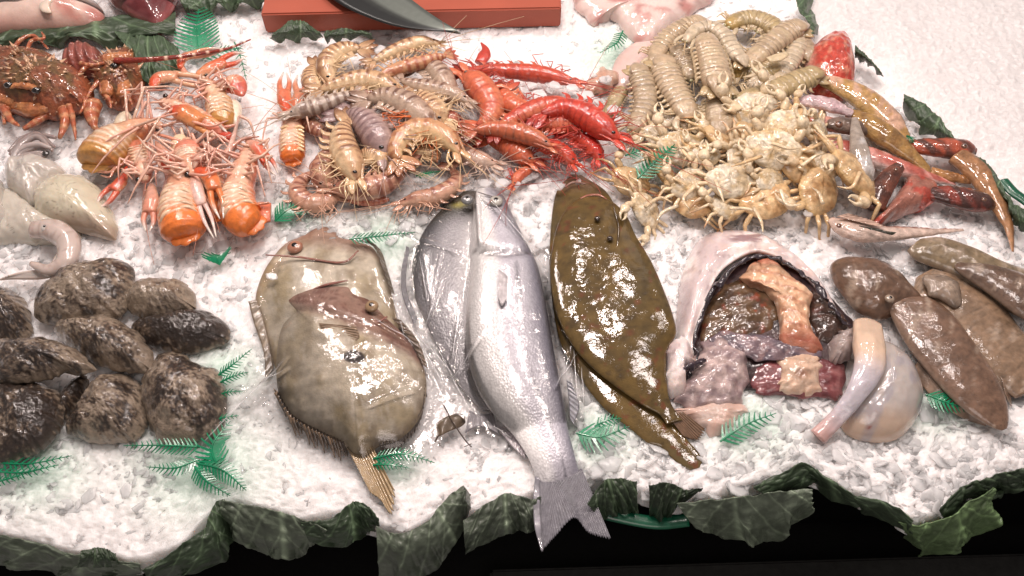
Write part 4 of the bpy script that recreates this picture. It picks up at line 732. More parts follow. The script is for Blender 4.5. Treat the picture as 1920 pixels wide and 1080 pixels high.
# ---- mixed fish on the right
M_ROCK = wet('rockfish_skin', rough=.3, coat=1.0, bump=.7, bscale=330, mott=.3, mscale=120, sss=.05)
def rfish(name, label, pts, w, z, cols, seed, eye=None, tail=None, flat=.62, mouth=None, tz=None, group=None, pat=None, fins=()):
    P0 = np.mean(pts, 0); th = Thing(name, label, 'fish', W(P0[0], P0[1]), group)
    V, F, t, a, C, r_, s_, u_, ref = tpx(pts, w, z, 60, 24, flat)
    n1 = fbm(ref[:, 0]/16 + np.cos(a), ref[:, 1]/14 + np.sin(a), seed, 4); c = mix(flatc(V, cols[0]), flatc(V, cols[1]), smooth(.4, .62, n1))
    if len(cols) > 2: c = mix(c, flatc(V, cols[2]), smooth(.2, -.7, np.sin(a + (pat or 0)))*.9)
    V += (fbm(ref[:, 0]/5, a*2, seed, 3)[:, None] - .5)*.0016
    th.add('body', V, F, c, M_ROCK)
    if eye: eye_px(th, eye[0], eye[1], eye[2], eye[3], S(120, 80, 60), tilt=.6)
    if tail: fin(th, 'tail_fin', tail[0], tail[1], z[-1] if hasattr(z, '__len__') else z, cols[0]*.8, 30, 10, 10)
    for A, B, zf, cf in fins: fin(th, 'fin', A, B, zf, cf, 30, 8, 9)
    return th
RED, BRN, PNK, OLV, WHT, YEL = S(205, 66, 38), S(112, 62, 44), S(214, 150, 136), S(150, 112, 60), S(232, 208, 194), S(190, 148, 70)
V, F, UV, r = dome([(1512, 98), (1530, 76), (1550, 60), (1572, 54), (1590, 62), (1599, 82), (1605, 110), (1607, 135), (1603, 160), (1580, 175), (1540, 170), (1518, 140)], .004, .044, 34, 100, 2.2, 1.8, disp=lambda a, b, r: .003*(fbm(a/10, b/10, 3) - .5)*2)
th = Thing('red_fish', 'bright red orange spotted fish snout at the top right beside the mantis shrimps', 'fish', W(1565, 110))
c = mix(flatc(V, S(206, 66, 44)), flatc(V, S(226, 140, 110)), smooth(.48, .62, fbm(UV[:, 0]/7, UV[:, 1]/7, 4, 3))*.8); c = mix(c, flatc(V, S(120, 60, 50)), smooth(.9, 1, r)*smooth(1570, 1600, UV[:, 0])*.7); c = mix(c, flatc(V, S(222, 180, 160)), smooth(1530, 1512, UV[:, 0])*.8)
th.add('head', V, F, c, M_ROCK); eye_px(th, 1580, 78, .040, 7, S(150, 90, 50), tilt=.5)
rfish('gurnard', 'yellow bellied pink fish slanting down right of the red fish', [(1545, 150), (1590, 168), (1632, 195), (1668, 228), (1692, 262), (1706, 285)], [30, 46, 56, 52, 34, 8], [.012, .016, .014, .008, .002, .0], (S(222, 176, 146), S(196, 150, 80), S(204, 164, 92)), 3, pat=1.0)
rfish('gurnard', 'brownish yellow pointed fish lying below the yellow bellied one', [(1590, 215), (1625, 232), (1665, 258), (1700, 285), (1735, 315), (1752, 334)], [30, 52, 52, 36, 18, 5], [.016, .018, .014, .010, .006, .002], (S(176, 134, 66), S(150, 108, 52), S(196, 160, 96)), 5, pat=.5)
rfish('red_mullet', 'silvery pink fish lying above the red mullet head beside the crabs', [(1486, 192), (1520, 190), (1560, 198), (1598, 214)], [14, 30, 34, 16], [.034, .036, .034, .030], (S(214, 180, 184), S(230, 206, 206), S(240, 226, 222)), 7)
rfish('red_mullet', 'reddish fish with gill plates just above the crab pile', [(1478, 220), (1510, 222), (1550, 232), (1596, 242)], [20, 30, 34, 26], [.024, .024, .022, .020], (S(214, 112, 94), S(226, 160, 140), S(232, 200, 190)), 9)
rfish('grey_fish', 'grey fish head with a round dark eye behind the upright silver fish', [(1552, 232), (1575, 234), (1602, 238), (1622, 244)], [18, 38, 40, 26], [.030, .030, .026, .02], (S(128, 106, 92), S(96, 78, 68)), 11, eye=(1573, 233, .054, 8))
rfish('small_silver_fish', 'small silver fish standing head down on the crabs', [(1603, 222), (1606, 250), (1612, 285), (1618, 320), (1622, 350)], [12, 24, 38, 44, 26], [.036, .036, .034, .030, .024], (S(170, 156, 142), S(206, 200, 196), S(226, 222, 220)), 13)
rfish('gurnard', 'long white bellied pink fish pointing right under the brownish yellow fish', [(1530, 268), (1580, 278), (1640, 296), (1700, 318), (1750, 334), (1792, 346)], [30, 40, 42, 34, 20, 5], [.010, .012, .012, .010, .006, .002], (S(226, 158, 146), S(196, 96, 80), S(240, 216, 206)), 15, pat=.8)
rfish('scorpion_fish', 'red brown mottled fish with a blunt dark head beside the jagged leaf', [(1690, 268), (1730, 275), (1775, 278), (1812, 280), (1828, 284)], [14, 36, 48, 42, 20], [.010, .012, .012, .012, .010], (S(186, 82, 48), S(96, 52, 40)), 17, eye=(1808, 274, .044, 6))
rfish('eel_tail', 'olive brown fish with a long curved tail running down at the right edge', [(1795, 292), (1828, 318), (1856, 355), (1878, 395), (1892, 430), (1899, 472)], [46, 50, 44, 30, 16, 4], [.010, .010, .008, .004, .002, .0], (S(150, 100, 58), S(124, 84, 48), S(184, 132, 86)), 19, pat=2.2)
rfish('small_yellow_fish', 'small yellow brown fish tail between the blunt headed fish and the dark red one', [(1745, 322), (1785, 332), (1815, 338), (1842, 344)], [24, 24, 16, 4], .010, (S(186, 130, 70), S(160, 104, 50)), 21)
rfish('scorpion_fish', 'dark red scorpion fish with a rough head, lowest of the two at the right', [(1735, 362), (1775, 366), (1815, 374), (1848, 380), (1864, 384)], [24, 44, 52, 40, 18], [.008, .010, .010, .008, .006], (S(150, 60, 44), S(76, 42, 36), S(150, 80, 60)), 23, eye=(1845, 374, .04, 5))
rfish('scorpion_fish', 'brown scorpion fish head sticking up between the white belly and the crabs', [(1640, 392), (1650, 360), (1668, 332), (1686, 312)], [34, 42, 36, 22], [.010, .018, .022, .024], (S(122, 66, 46), S(84, 48, 38)), 25, eye=(1680, 318, .046, 5))
V, F, UV, r = dome([(1630, 420), (1655, 400), (1680, 368), (1700, 330), (1720, 322), (1745, 330), (1760, 345), (1750, 370), (1730, 388), (1700, 398), (1670, 410), (1645, 422)], .010, .024, 26, 90, jit=4, disp=lambda a, b, r: .005*(fbm(a/14, b/14, 3) - .5))
th = Thing('red_fish', 'pinkish red flattened fish with bright red patches, in the middle of the mixed fish', 'fish', W(1700, 370))
c = mix(flatc(V, S(196, 128, 108)), flatc(V, S(150, 92, 74)), fbm(UV[:, 0]/14, UV[:, 1]/14, 2)); c = mix(c, flatc(V, S(206, 50, 26)), smooth(.54, .68, fbm(UV[:, 0]/16, UV[:, 1]/16, 6))*.7); th.add('body', V, F, c, M_ROCK)
rfish('gurnard', 'brown and white gurnard with a black barred fin, lowest of the mixed fish', [(1556, 412), (1580, 425), (1615, 436), (1660, 438), (1710, 436), (1760, 434), (1806, 431)], [14, 40, 44, 34, 24, 12, 5], [.012, .014, .014, .012, .010, .008, .006], (S(176, 96, 66), S(120, 62, 44), S(232, 206, 190)), 27, eye=(1573, 423, .046, 5), pat=2.4,
      fins=[([(1610, 424), (1622, 426), (1632, 430)], [(1655, 432), (1672, 440), (1680, 436)], .040, S(60, 60, 48)), ([(1568, 406), (1600, 414), (1640, 424)], [(1590, 400), (1630, 412), (1662, 426)], .036, S(214, 180, 160))])
rfish('small_pink_fish', 'bare pink fish tail poking out of the ice near the dark red fish', [(1724, 388), (1740, 380), (1752, 376)], [14, 12, 4], .012, (S(226, 150, 140), S(214, 130, 120)), 29)
# ------------------------------------------------------------------ crustaceans
M_SHELL = wet('prawn_shell', cb=.35, cbs=130, rough=.36, coat=1.0, bump=.3, bscale=300, mott=.2, mscale=150, sss=.08, crough=.05)
M_HAIR = mat('feeler', rough=.35, coat=.3, mott=.1, bump=0)
M_CRAB = wet('crab_shell', rough=.36, coat=.8, bump=.5, bscale=380, mott=.3, mscale=140, sss=.03)
M_SPINY = wet('lobster_shell', rough=.36, coat=.8, bump=.8, bscale=260, mott=.35, mscale=160, sss=.05)
def prawn(name, label, pts, w, belly, z=.0, scheme='striped', group=None, c0=None, c1=None, c2=None, hair=None, ant=4, nleg=9, fan=True, tailc=None, zt=None, rost=True, thinhead=True, ant_len=.10, seedless=None):
    """pts run head to tail; belly = +1/-1 side of the curve that carries the legs"""
    P0 = np.array(pts[len(pts)//2]); th = Thing(name, label, 'prawn' if 'prawn' in name else name.replace('_', ' '), W(P0[0], P0[1], z), group)
    n = 72; seg = 18; t = np.linspace(0, 1, n)
    r = np.interp(t, [0, .03, .1, .2, .34, .5, .68, .84, .93, 1], [.08, .26, .56, .88, 1.02, 1.0, .84, .60, .42, .24])
    ph = np.where((t > .36) & (t < .95), ((t - .36)/.098) % 1, 0); ins = (t > .36) & (t < .95)
    mod1 = np.where(ins, 1.03 - .06*ph**2, 1.0); mod1 = np.where(np.abs(t - .355) < .012, .93, mod1)
    V, F, tt, a, C, rr, s, u, ref = tpx(pts, w, z if zt is None else np.linspace(z, zt, 5), n, seg, .92, mod=(mod1[:, None]*np.ones(seg)), prof=(t, r))
    bd = belly*np.cos(a); dors = -bd*.8 + .35*np.sin(a)
    PH = np.repeat(ph, seg); IN = np.repeat(ins, seg); nz = fbm(ref[:, 0]/9 + a, ref[:, 1]/9, z*100 + pts[0][0], 3)
    c0_ = c0 if c0 is not None else S(200, 160, 122); c1_ = c1 if c1 is not None else S(140, 88, 62); c2_ = c2 if c2 is not None else S(226, 190, 146)
    c = mix(flatc(V, c0_), flatc(V, c2_), smooth(.1, .8, bd)); 
    if scheme == 'striped':
        band = smooth(.30, .12, np.abs(PH - .38))*IN*(.65 + .5*vn(a*2.2, tt*30, 4)); band = np.maximum(band, (1 - IN)*smooth(.55, .7, fbm(tt*16, a*1.2, pts[0][1], 2))*(tt < .36)*.8)
        c = mix(c, flatc(V, c1_), np.clip(band*smooth(.75, .2, bd)*1.0, 0, 1))
    elif scheme == 'ringed':
        c = mix(c, flatc(V, c1_), smooth(.78, .98, PH)*IN*.5 + .35*smooth(.5, .7, nz)); 
    elif scheme == 'fine':
        c = mix(c, flatc(V, c1_), (.5 + .5*np.sin(PH*2*math.pi*1.0))**3*IN*.45)
    c = mix(c, flatc(V, tailc if tailc is not None else c1_*.8), smooth(.92, .99, tt)*.7)
    th.add('body', V, F, c, M_SHELL)
    hc = hair if hair is not None else c2_*1.05
    B = s*belly; T = np.gradient(C, axis=0); T /= np.linalg.norm(T, axis=1)[:, None] + 1e-9
    L = rr.max()
    for k in range(nleg):     # walking legs fold back under the front half
        i = int(n*(.14 + .24*k/max(nleg - 1, 1))); st = C[i] + B[i]*rr[i]*.75 + np.array([0, 0, (R.rand() - .3)*rr[i]]); ln = L*R.uniform(2.0, 3.6)
        d1 = B[i]*R.uniform(.5, .9) + T[i]*R.uniform(-.7, .9) + np.array([0, 0, R.uniform(-.1, .35)]); d2 = B[i]*R.uniform(.0, .6) + T[i]*R.uniform(.1, 1.0)*(1 if R.rand() < .6 else -1) + np.array([0, 0, -.25])
        Q = poly([st, st + d1*ln*.5, st + d1*ln*.5 + d2*ln*.5], 9); Q[:, 2] = np.maximum(Q[:, 2], .004)
        Vv, Ff, *_ = tube3(Q, np.linspace(.0010, .0004, 9), 6); th.add('leg', Vv, Ff, flatc(Vv, hc*R.uniform(.8, 1.1)), M_HAIR)
    for k in range(5):        # swimmerets under the tail segments
        i = int(n*(.42 + .095*k)); st = C[i] + B[i]*rr[i]*.8 + np.array([0, 0, rr[i]*.25]); ln = L*1.05
        Q = np.array([st, st + B[i]*ln*.5 + T[i]*ln*.15, st + B[i]*ln*.75 + T[i]*ln*.6]); Q = cr(Q, 8); Q[:, 2] = np.maximum(Q[:, 2], .004)
        Vv, Ff, *_ = tube3(Q, np.array([.3, .45, .5, .5, .42, .3, .2, .05])*L*.38, 8, .3); th.add('swimmeret', Vv, Ff, flatc(Vv, mix(c0_, c2_, np.array(.5))*R.uniform(.8, 1.0)), M_SHELL)
    if fan:
        e = C[-1]; d = T[-1]; nrm = s[-1]
        for k, an in enumerate((-.75, -.35, 0, .35, .75)):
            dd = d*math.cos(an) + nrm*math.sin(an); ln = L*(1.9 if k != 2 else 1.5); Q = np.array([e - d*L*.3 + dd*ln*q for q in np.linspace(0, 1, 8)]); Q[:, 2] += .001*abs(k - 2) - .002*np.linspace(0, 1, 8)
            Vv, Ff, tq, *_ = tube3(Q, np.array([.18, .34, .46, .52, .50, .42, .28, .08])*L*.8, 8, .18)
            th.add('tail_fan', Vv, Ff, mix(flatc(Vv, c0_*.9), flatc(Vv, tailc if tailc is not None else c1_), smooth(.3, .95, tq)), M_SHELL)
    h = C[0]; fd = -T[0]
    if rost:
        for q_ in (-.2, .25):      # flat scales beside the feelers
            b_ = C[3] + B[3]*L*q_; Q = cr([b_, b_ + fd*L*.7 + B[0]*L*q_*.6, b_ + fd*L*1.25 + B[0]*L*q_], 9); Vv, Ff, *_ = tube3(Q, np.array([.16, .22, .27, .3, .3, .27, .22, .14, .04])*L, 8, .3); th.add('feeler_scale', Vv, Ff, flatc(Vv, mix(c0_, c2_, np.array(.4))), M_SHELL)
        for q_ in range(4):       # mouth legs bundled under the head
            st = C[7] + B[7]*rr[7]*.7; e_ = st + fd*L*R.uniform(.8, 2.0) + B[7]*L*R.uniform(.1, .9) - [0, 0, L*.3]; m_ = (st + e_)/2 + B[7]*L*R.uniform(.0, .5); Q = cr([st, m_, e_], 8); Q[:, 2] = np.maximum(Q[:, 2], .004); Vv, Ff, *_ = tube3(Q, np.linspace(.09, .03, 8)*L, 6); th.add('mouth_leg', Vv, Ff, flatc(Vv, hc*R.uniform(.8, 1.1)), M_SHELL)
        Q = np.array([C[14] - B[14]*rr[14]*.85 + [0, 0, rr[14]*.2], C[8] - B[8]*rr[8]*.95 + [0, 0, rr[8]*.2], h - B[0]*L*.35 + fd*L*.4, h + fd*L*1.5 - B[0]*L*.45]); Q = cr(Q, 14); Vv, Ff, *_ = tube3(Q, np.linspace(.16, .03, 14)*L*(1 + .35*(np.arange(14) % 2)), 6, .6); th.add('rostrum', Vv, Ff, flatc(Vv, c0_*.85), M_SHELL)
    for sd in (1,):
        Vv, Ff = ball(C[6] + np.array([0, 0, rr[6]*.75]) - B[6]*rr[6]*.15, L*.14, 8, (1.2, .9, .9)); th.add('eye', Vv, Ff, flatc(Vv, DARK), EYE)
    for k in range(ant):
        ln = ant_len*R.uniform(.6, 1.3); d0 = fd + R.normal(0, .35, 3)*[1, 1, .25] + np.array([0, 0, .25])
        strands(th, 'antenna', [h + np.array([0, 0, .002])], [d0], [ln], .00055, hc*.85, M_HAIR, curl=.35, n=14)
    for k in range(3):
        d0 = fd*.6 + B[0]*.6 + R.normal(0, .4, 3)*[1, 1, .3]; strands(th, 'feeler', [h], [d0], [L*R.uniform(2, 3.4)], .0006, hc, M_HAIR, curl=.5)
    return th

GP = 'brown striped prawns heaped in the middle'
SP = dict(scheme='striped', group=GP)
YL = dict(c0=S(218, 174, 128), c1=S(140, 92, 60), c2=S(242, 210, 164)); GY = dict(c0=S(190, 160, 138), c1=S(120, 84, 66), c2=S(206, 180, 156)); PK = dict(c0=S(206, 150, 122), c1=S(150, 88, 70), c2=S(226, 176, 146))
n_ = 'striped_prawn'
prawn(n_, 'striped prawn at the lower left of the heap beside the fern', [(640, 362), (612, 378), (578, 380), (558, 362), (566, 340), (590, 322)], 38, 1, .0, **SP, **PK)
prawn(n_, 'lone striped prawn curled on the ice above the bream head, tail pointing up', [(748, 384), (780, 374), (815, 368), (845, 352), (856, 334), (846, 316)], 36, -1, .0, **SP, **PK)
prawn(n_, 'orange pink prawn half buried under the lowest striped prawn', [(640, 366), (670, 372), (700, 376), (730, 374)], 26, 1, .0, **SP, c0=S(214, 130, 98), c1=S(180, 90, 62), c2=S(226, 160, 120), fan=False)
prawn(n_, 'striped prawn stretched along the bottom of the heap, tail up to the right', [(616, 352), (650, 354), (690, 354), (725, 342), (748, 322), (758, 300)], 46, 1, .008, **SP, **PK)
prawn(n_, 'pinkish prawn at the left of the heap under the yellow one', [(606, 355), (604, 335), (608, 310), (618, 290), (626, 270)], 44, -1, .006, **SP, **PK)
prawn(n_, 'translucent pale prawn at the right end of the heap touching the red prawns', [(930, 308), (905, 302), (880, 292), (862, 272), (872, 246)], 36, 1, .004, **SP, c0=S(216, 180, 160), c1=S(170, 120, 100), c2=S(226, 196, 176))
prawn(n_, 'brown prawn near the long orange langoustine, with dark tail tips', [(560, 216), (580, 232), (600, 246), (622, 252)], 30, 1, .004, **SP, **PK, tailc=S(130, 46, 40))
prawn(n_, 'yellowish striped prawn standing at the upper left of the heap', [(600, 178), (586, 160), (582, 140), (592, 122)], 36, -1, .004, **SP, **YL)
prawn(n_, 'yellow curled prawn at the top left of the heap', [(622, 160), (612, 130), (624, 106), (652, 92), (676, 92)], 42, -1, .010, **SP, **YL)
prawn(n_, 'prawn lying across the top of the heap with its head by the ice', [(824, 82), (790, 80), (755, 90), (722, 104), (698, 116)], 30, 1, .014, **SP, **YL)
prawn(n_, 'striped prawn at the top right of the heap with a round dark banded back', [(850, 185), (838, 160), (822, 136), (800, 122), (778, 124)], 42, 1, .010, **SP, **GY)
prawn(n_, 'prawn at the top right with a dark orange tail tip pointing to the ice', [(700, 150), (740, 132), (780, 120), (815, 110), (838, 104)], 28, 1, .026, **SP, c0=S(214, 154, 110), c1=S(170, 90, 60), c2=S(230, 180, 130), tailc=S(196, 70, 36))
prawn(n_, 'striped prawn on the right of the heap with many pale feelers', [(880, 192), (850, 178), (815, 168), (780, 160), (750, 150)], 36, 1, .022, **SP, **GY, ant=4)
prawn(n_, 'prawn under the long feelers near the top centre of the heap', [(752, 172), (715, 156), (675, 152), (635, 160), (598, 170)], 44, 1, .018, **SP, **YL)
prawn(n_, 'grey banded straight prawn whose head rests on the orange langoustine', [(540, 216), (565, 208), (600, 198), (640, 184), (672, 172)], 34, 1, .026, **SP, c0=S(200, 180, 164), c1=S(126, 96, 80), c2=S(216, 196, 178), tailc=S(150, 60, 44))
prawn(n_, 'grey violet prawn in the middle of the heap with a glossy back', [(722, 292), (712, 268), (698, 244), (676, 222), (650, 212)], 62, -1, .014, **SP, c0=S(176, 146, 142), c1=S(130, 100, 100), c2=S(190, 162, 152))
prawn(n_, 'glossy striped prawn across the centre with an orange beard', [(812, 242), (790, 218), (758, 194), (720, 182), (688, 188)], 52, 1, .026, **SP, **GY, hair=S(236, 120, 50), nleg=14)
prawn(n_, 'prawn with a pale face tucked under the glossy central one at the right', [(830, 232), (815, 210), (792, 190), (770, 184)], 50, -1, .018, **SP, **YL)
prawn(n_, 'large curled prawn at the right centre showing its underside', [(862, 288), (840, 262), (800, 244), (762, 252), (742, 282), (750, 300)], 48, 1, .024, **SP, c0=S(214, 158, 110), c1=S(180, 116, 76), c2=S(240, 204, 152), nleg=10, ant=3)
prawn(n_, 'small golden prawn curled inside the large curled prawn', [(775, 292), (795, 284), (815, 292), (812, 302)], 28, -1, .012, **SP, **YL, fan=False)
prawn(n_, 'yellow prawn lying lengthwise with its belly ridges facing up, left of centre', [(668, 340), (658, 310), (645, 280), (642, 250), (652, 228)], 54, 1, .022, **SP, **YL, nleg=9)
prawn(n_, 'pale prawn with tangled legs in the lower middle of the heap', [(735, 310), (712, 298), (692, 290), (674, 292)], 42, 1, .014, **SP, **YL, nleg=12)
prawn(n_, 'reddish prawn peeking out between the glossy central prawn and the red prawns', [(868, 232), (846, 224), (826, 218), (806, 222)], 34, 1, .010, **SP, c0=S(200, 110, 84), c1=S(160, 70, 56), c2=S(214, 140, 106))

GR = 'red prawns heaped beside the striped prawns'
RP = dict(scheme='ringed', group=GR, hair=S(206, 66, 48)); rd = dict(c0=S(212, 74, 42), c1=S(150, 36, 26), c2=S(232, 124, 84)); orr = dict(c0=S(222, 108, 66), c1=S(190, 62, 44), c2=S(232, 140, 96))
n_ = 'red_prawn'
prawn(n_, 'long red prawn along the top of the red heap with a spiky rostrum', [(1088, 158), (1045, 146), (1005, 138), (960, 134), (910, 132), (868, 134)], 34, -1, .010, **RP, **rd)
prawn(n_, 'ribbed orange prawn curving down at the left of the red heap', [(868, 136), (888, 152), (905, 172), (922, 200), (915, 225), (895, 238)], 54, 1, .010, **RP, **orr, nleg=10)
prawn(n_, 'small orange tail poking up in the middle of the red heap', [(1010, 214), (985, 208), (962, 198), (948, 180), (948, 168)], 40, -1, .014, **RP, **orr)
prawn(n_, 'red prawn with tangled legs lying over the middle of the red heap', [(1082, 196), (1040, 198), (1000, 208), (962, 224), (930, 244)], 42, 1, .024, **RP, **rd, nleg=14, ant=4)
prawn(n_, 'biggest bright red prawn head at the right of the red heap', [(1160, 262), (1130, 240), (1095, 216), (1055, 204), (1015, 214)], 52, -1, .026, **RP, c0=S(214, 62, 36), c1=S(156, 30, 22), c2=S(230, 76, 50), nleg=14, ant=4, ant_len=.16)
prawn(n_, 'brownish orange glossy prawn across the front of the red heap', [(1036, 276), (1000, 258), (960, 246), (920, 242), (888, 246)], 38, -1, .030, **RP, c0=S(206, 104, 64), c1=S(120, 66, 40), c2=S(226, 140, 96), nleg=5)
prawn(n_, 'dark orange prawn under the front one in the red heap', [(1000, 306), (975, 288), (945, 272), (915, 264)], 40, -1, .006, **RP, **orr)
prawn(n_, 'bright red prawn head in front of the heap pointing down right', [(1078, 308), (1058, 290), (1032, 274), (1000, 266)], 34, 1, .012, **RP, c0=S(226, 64, 34), c1=S(190, 40, 26), c2=S(236, 100, 60), nleg=8)
prawn(n_, 'small red prawn at the lower edge, nearest the bream', [(962, 350), (972, 332), (990, 318), (1004, 302)], 22, 1, .004, **RP, **orr, nleg=8)
prawn(n_, 'bright red prawn tail at the lower right of the red heap', [(1125, 300), (1112, 278), (1090, 262), (1062, 252)], 34, 1, .008, **RP, c0=S(220, 46, 30), c1=S(170, 30, 24), c2=S(226, 80, 50), nleg=10)
prawn(n_, 'red prawn buried in the middle of its heap behind the long legs', [(1105, 240), (1070, 232), (1030, 232), (990, 236)], 40, 1, .014, **RP, **rd, nleg=12)
th = Thing('prawn_tail', 'single red pointed prawn tail sticking up from the clean ice', 'prawn tail', W(910, 108))
V, F, *_ = tpx([(900, 118), (908, 104), (910, 92), (902, 80)], [22, 26, 14, 3], .012, 16, 12, .5); th.add('tail_blade', V, F, flatc(V, S(206, 62, 44)), M_SHELL)
V, F, *_ = tpx([(898, 122), (912, 120), (925, 118)], [8, 8, 5], .008, 12, 8, .5); th.add('tail_base', V, F, flatc(V, S(190, 50, 40)), M_SHELL)

# ---- claws, limbs
def claw(th, pts, w, z, ca, cb, name='claw', opened=.35, parent=None, teeth=True):
    """palm with knobbly rows and two tapering fingers"""
    P = cr(pts, 40); cut = 24
    w = np.interp(np.linspace(0, 1, 40), np.linspace(0, 1, len(w)), w) if hasattr(w, '__len__') else np.full(40, float(w))
    pr = np.interp(np.linspace(0, 1, cut), [0, .12, .5, .9, 1], [.45, .8, 1, 1, .85])
    V, F, t, a, C, r, s, u, ref = tpx(P[:cut].tolist(), w[:cut]*pr, z, cut, 14, .6)
    V += (np.cos(t*70)*.00045*(np.abs(np.cos(a)) > .85))[:, None]*np.array([0, 0, 1])
    rr = np.repeat(np.linspace(0, 1, cut), 14)
    palm = th.add(name, V, F, mix(mix(flatc(V, ca), flatc(V, cb), smooth(.25, .8, t)*.8), flatc(V, S(240, 190, 140)), smooth(.8, .97, np.abs(np.cos(a)))*.5), M_SHELL, parent)
    d = P[-1] - P[cut - 2]; d = d/np.linalg.norm(d); nrm = np.array([-d[1], d[0]]); wm = w[cut - 1]
    for sd in (-1, 1):
        b = P[cut - 3] + nrm*sd*wm*.24; tip = P[-1] + nrm*sd*wm*(.06 if sd > 0 else opened*.5); mid = (b + tip)/2 + nrm*sd*wm*.16
        V, F, t, *_ = tpx([b, mid, tip], [wm*.5, wm*.36, 2], z + .001, 16, 8, .8); th.add('finger', V, F, mix(flatc(V, cb), flatc(V, S(238, 226, 214)), smooth(.4, .9, t)), M_SHELL, palm)
    if teeth:
        for sd in (-1, 1):
            for k in range(9):
                i = 4 + 2*k; c = C[min(i, cut-1)] + s[min(i, cut-1)]*sd*r[min(i, cut-1)]*.92; Vv, Ff = ball(c + np.array([0, 0, .0012]), .0011, 5)
                th.add('tooth', Vv, Ff, flatc(Vv, S(244, 206, 160)), M_SHELL, palm) if k % 2 == 0 else None
    return palm
def limb(th, pts, w, z, c, name='leg', m=None, seg=8, n=16, parent=None, j=True):
    w_ = w if hasattr(w, '__len__') else [w, w*.9, w*.45]; V, F, t, *_ = tpx(pts, w_, z, n, seg, .9)
    return th.add(name, V, F, mix(flatc(V, c), flatc(V, c*.72), smooth(.4, .9, t)), m or M_SHELL, parent)

# ---- langoustines
OR, ORB, PKL, CRM = S(248, 128, 30), S(232, 84, 30), S(238, 176, 150), S(244, 212, 180)
GL = 'orange langoustines heaped at the left'
def langoustine(label, pts, w, z, orange=.55, tail=True, amber=False, nl=6, lw=6, ribs=True, legside=None, group=GL):
    """belly up; pts run from head to tail, tail is the glassy orange end"""
    P0 = np.array(pts[len(pts)//2]); th = Thing('langoustine', label, 'langoustine', W(P0[0], P0[1], z), group); n, seg = 90, 24
    t = np.linspace(0, 1, n); rib = np.where((t > .46) & (t < .76), 1 + .04*np.abs(np.sin((t - .46)*math.pi/.06)), 1.0)
    prof = (np.array([0, .06, .25, .42, .5, .7, .88, .96, 1]), np.array([.35, .62, .85, .8, .92, .98, 1.0, .82, .35]))
    V, F, tt, a, C, r, s, u, ref = tpx(pts, w, z, n, seg, .78, mod=rib[:, None]*np.ones(seg), prof=prof)
    up = np.sin(a); n1 = fbm(ref[:, 0]/8 + a, ref[:, 1]/8, w if not hasattr(w, '__len__') else w[0], 3)
    ob = S(210, 150, 70) if amber else OR
    c = mix(flatc(V, mix(PKL, ORB, np.array(.5))), flatc(V, ob), smooth(orange - .25, orange + .2, tt)); c = mix(c, flatc(V, CRM), smooth(.2, .95, up)*smooth(.76, .60, tt)*.7)
    c = mix(c, flatc(V, S(226, 120, 60)), smooth(.5, .7, n1)*.4)
    ridge = np.abs(np.sin((tt - .46)*math.pi/.06 + .5*np.sin(a*2)))**6*(tt > .46)*smooth(.78, .72, tt)*smooth(.0, .7, up)*(.4 + vn(a*3, tt*40)); c = mix(c, flatc(V, S(252, 232, 206)), ridge*.8)
    th.add('body', V, F, c, M_SHELL)
    T = np.gradient(C, axis=0); T /= np.linalg.norm(T, axis=1)[:, None]
    if ribs:
        for k in range(5):       # pale belly ribs and swimmerets
            i = int(n*(.46 + .062*k)); 
            for sd in (-1, 1):
                b = C[i] + np.array([0, 0, r[i]*.72]) ; Q = cr([b, b + s[i]*sd*r[i]*.55 + T[i]*r[i]*.12 + [0, 0, -.000], b + s[i]*sd*r[i]*.85 + T[i]*r[i]*.35 + [0, 0, -r[i]*.3]], 9)
                Vv, Ff, *_ = tube3(Q, np.array([.3, .6, .9, 1, 1, .9, .7, .4, .1])*r[i]*.11, 8, .6); th.add('swimmeret', Vv, Ff, flatc(Vv, S(246, 208, 170)*R.uniform(.85, 1.05)), M_SHELL)
    for k in range(nl*2):
        sd = -1 if k % 2 else 1; i = int(n*(.12 + .30*(k//2)/nl)); b = C[i] + s[i]*sd*r[i]*.3 + np.array([0, 0, r[i]*.6]); ln = r.max()*R.uniform(1.8, 3.0)
        k1 = b + s[i]*sd*ln*R.uniform(.25, .6) + T[i]*ln*R.uniform(-.4, .4) + [0, 0, ln*.22]; k2 = k1 + s[i]*sd*ln*R.uniform(-.3, .5) + T[i]*ln*R.uniform(-.6, .8) + [0, 0, -ln*.25]
        Q = poly([b, k1, (k1*.4 + k2*.6) + [0, 0, .003], k2], 13); Q[:, 2] = np.maximum(Q[:, 2], .005); Vv, Ff, *_ = tube3(Q, np.linspace(.0023, .0007, 13), 8); th.add('leg', Vv, Ff, flatc(Vv, mix(S(238, 172, 150), S(244, 206, 180), np.array(R.rand()))), M_SHELL)
    if tail:
        e = C[-1]; d = T[-1]
        for an in (-.6, 0, .6):
            dd = d*math.cos(an) + s[-1]*math.sin(an); Q = np.array([e - d*r.max()*.5 + dd*r.max()*.9*q for q in np.linspace(0, 1, 7)]); Q[:, 2] -= .004
            Vv, Ff, *_ = tube3(Q, np.array([.3, .42, .5, .52, .45, .3, .1])*r.max(), 8, .22); th.add('tail_fan', Vv, Ff, flatc(Vv, ob*.9), M_SHELL)
    Vv, Ff = ball(C[4] + s[4]*r[4]*1.2 + [0, 0, .004], .0042, 8); th.add('eye', Vv, Ff, flatc(Vv, DARK), EYE)
    strands(th, 'antenna', [C[0]]*2, [-T[0] + R.normal(0, .4, 3)*[1, 1, .2] for _ in range(2)], [.09, .12], .0006, S(206, 130, 100), M_HAIR, curl=.5, n=14)
    return th
l1 = langoustine('langoustine with the roundest orange tail, nearest the cuttlefish, belly up', [(352, 262), (350, 300), (342, 345), (336, 390), (343, 424), (346, 444)], [54, 60, 70, 78, 82, 80], .010)
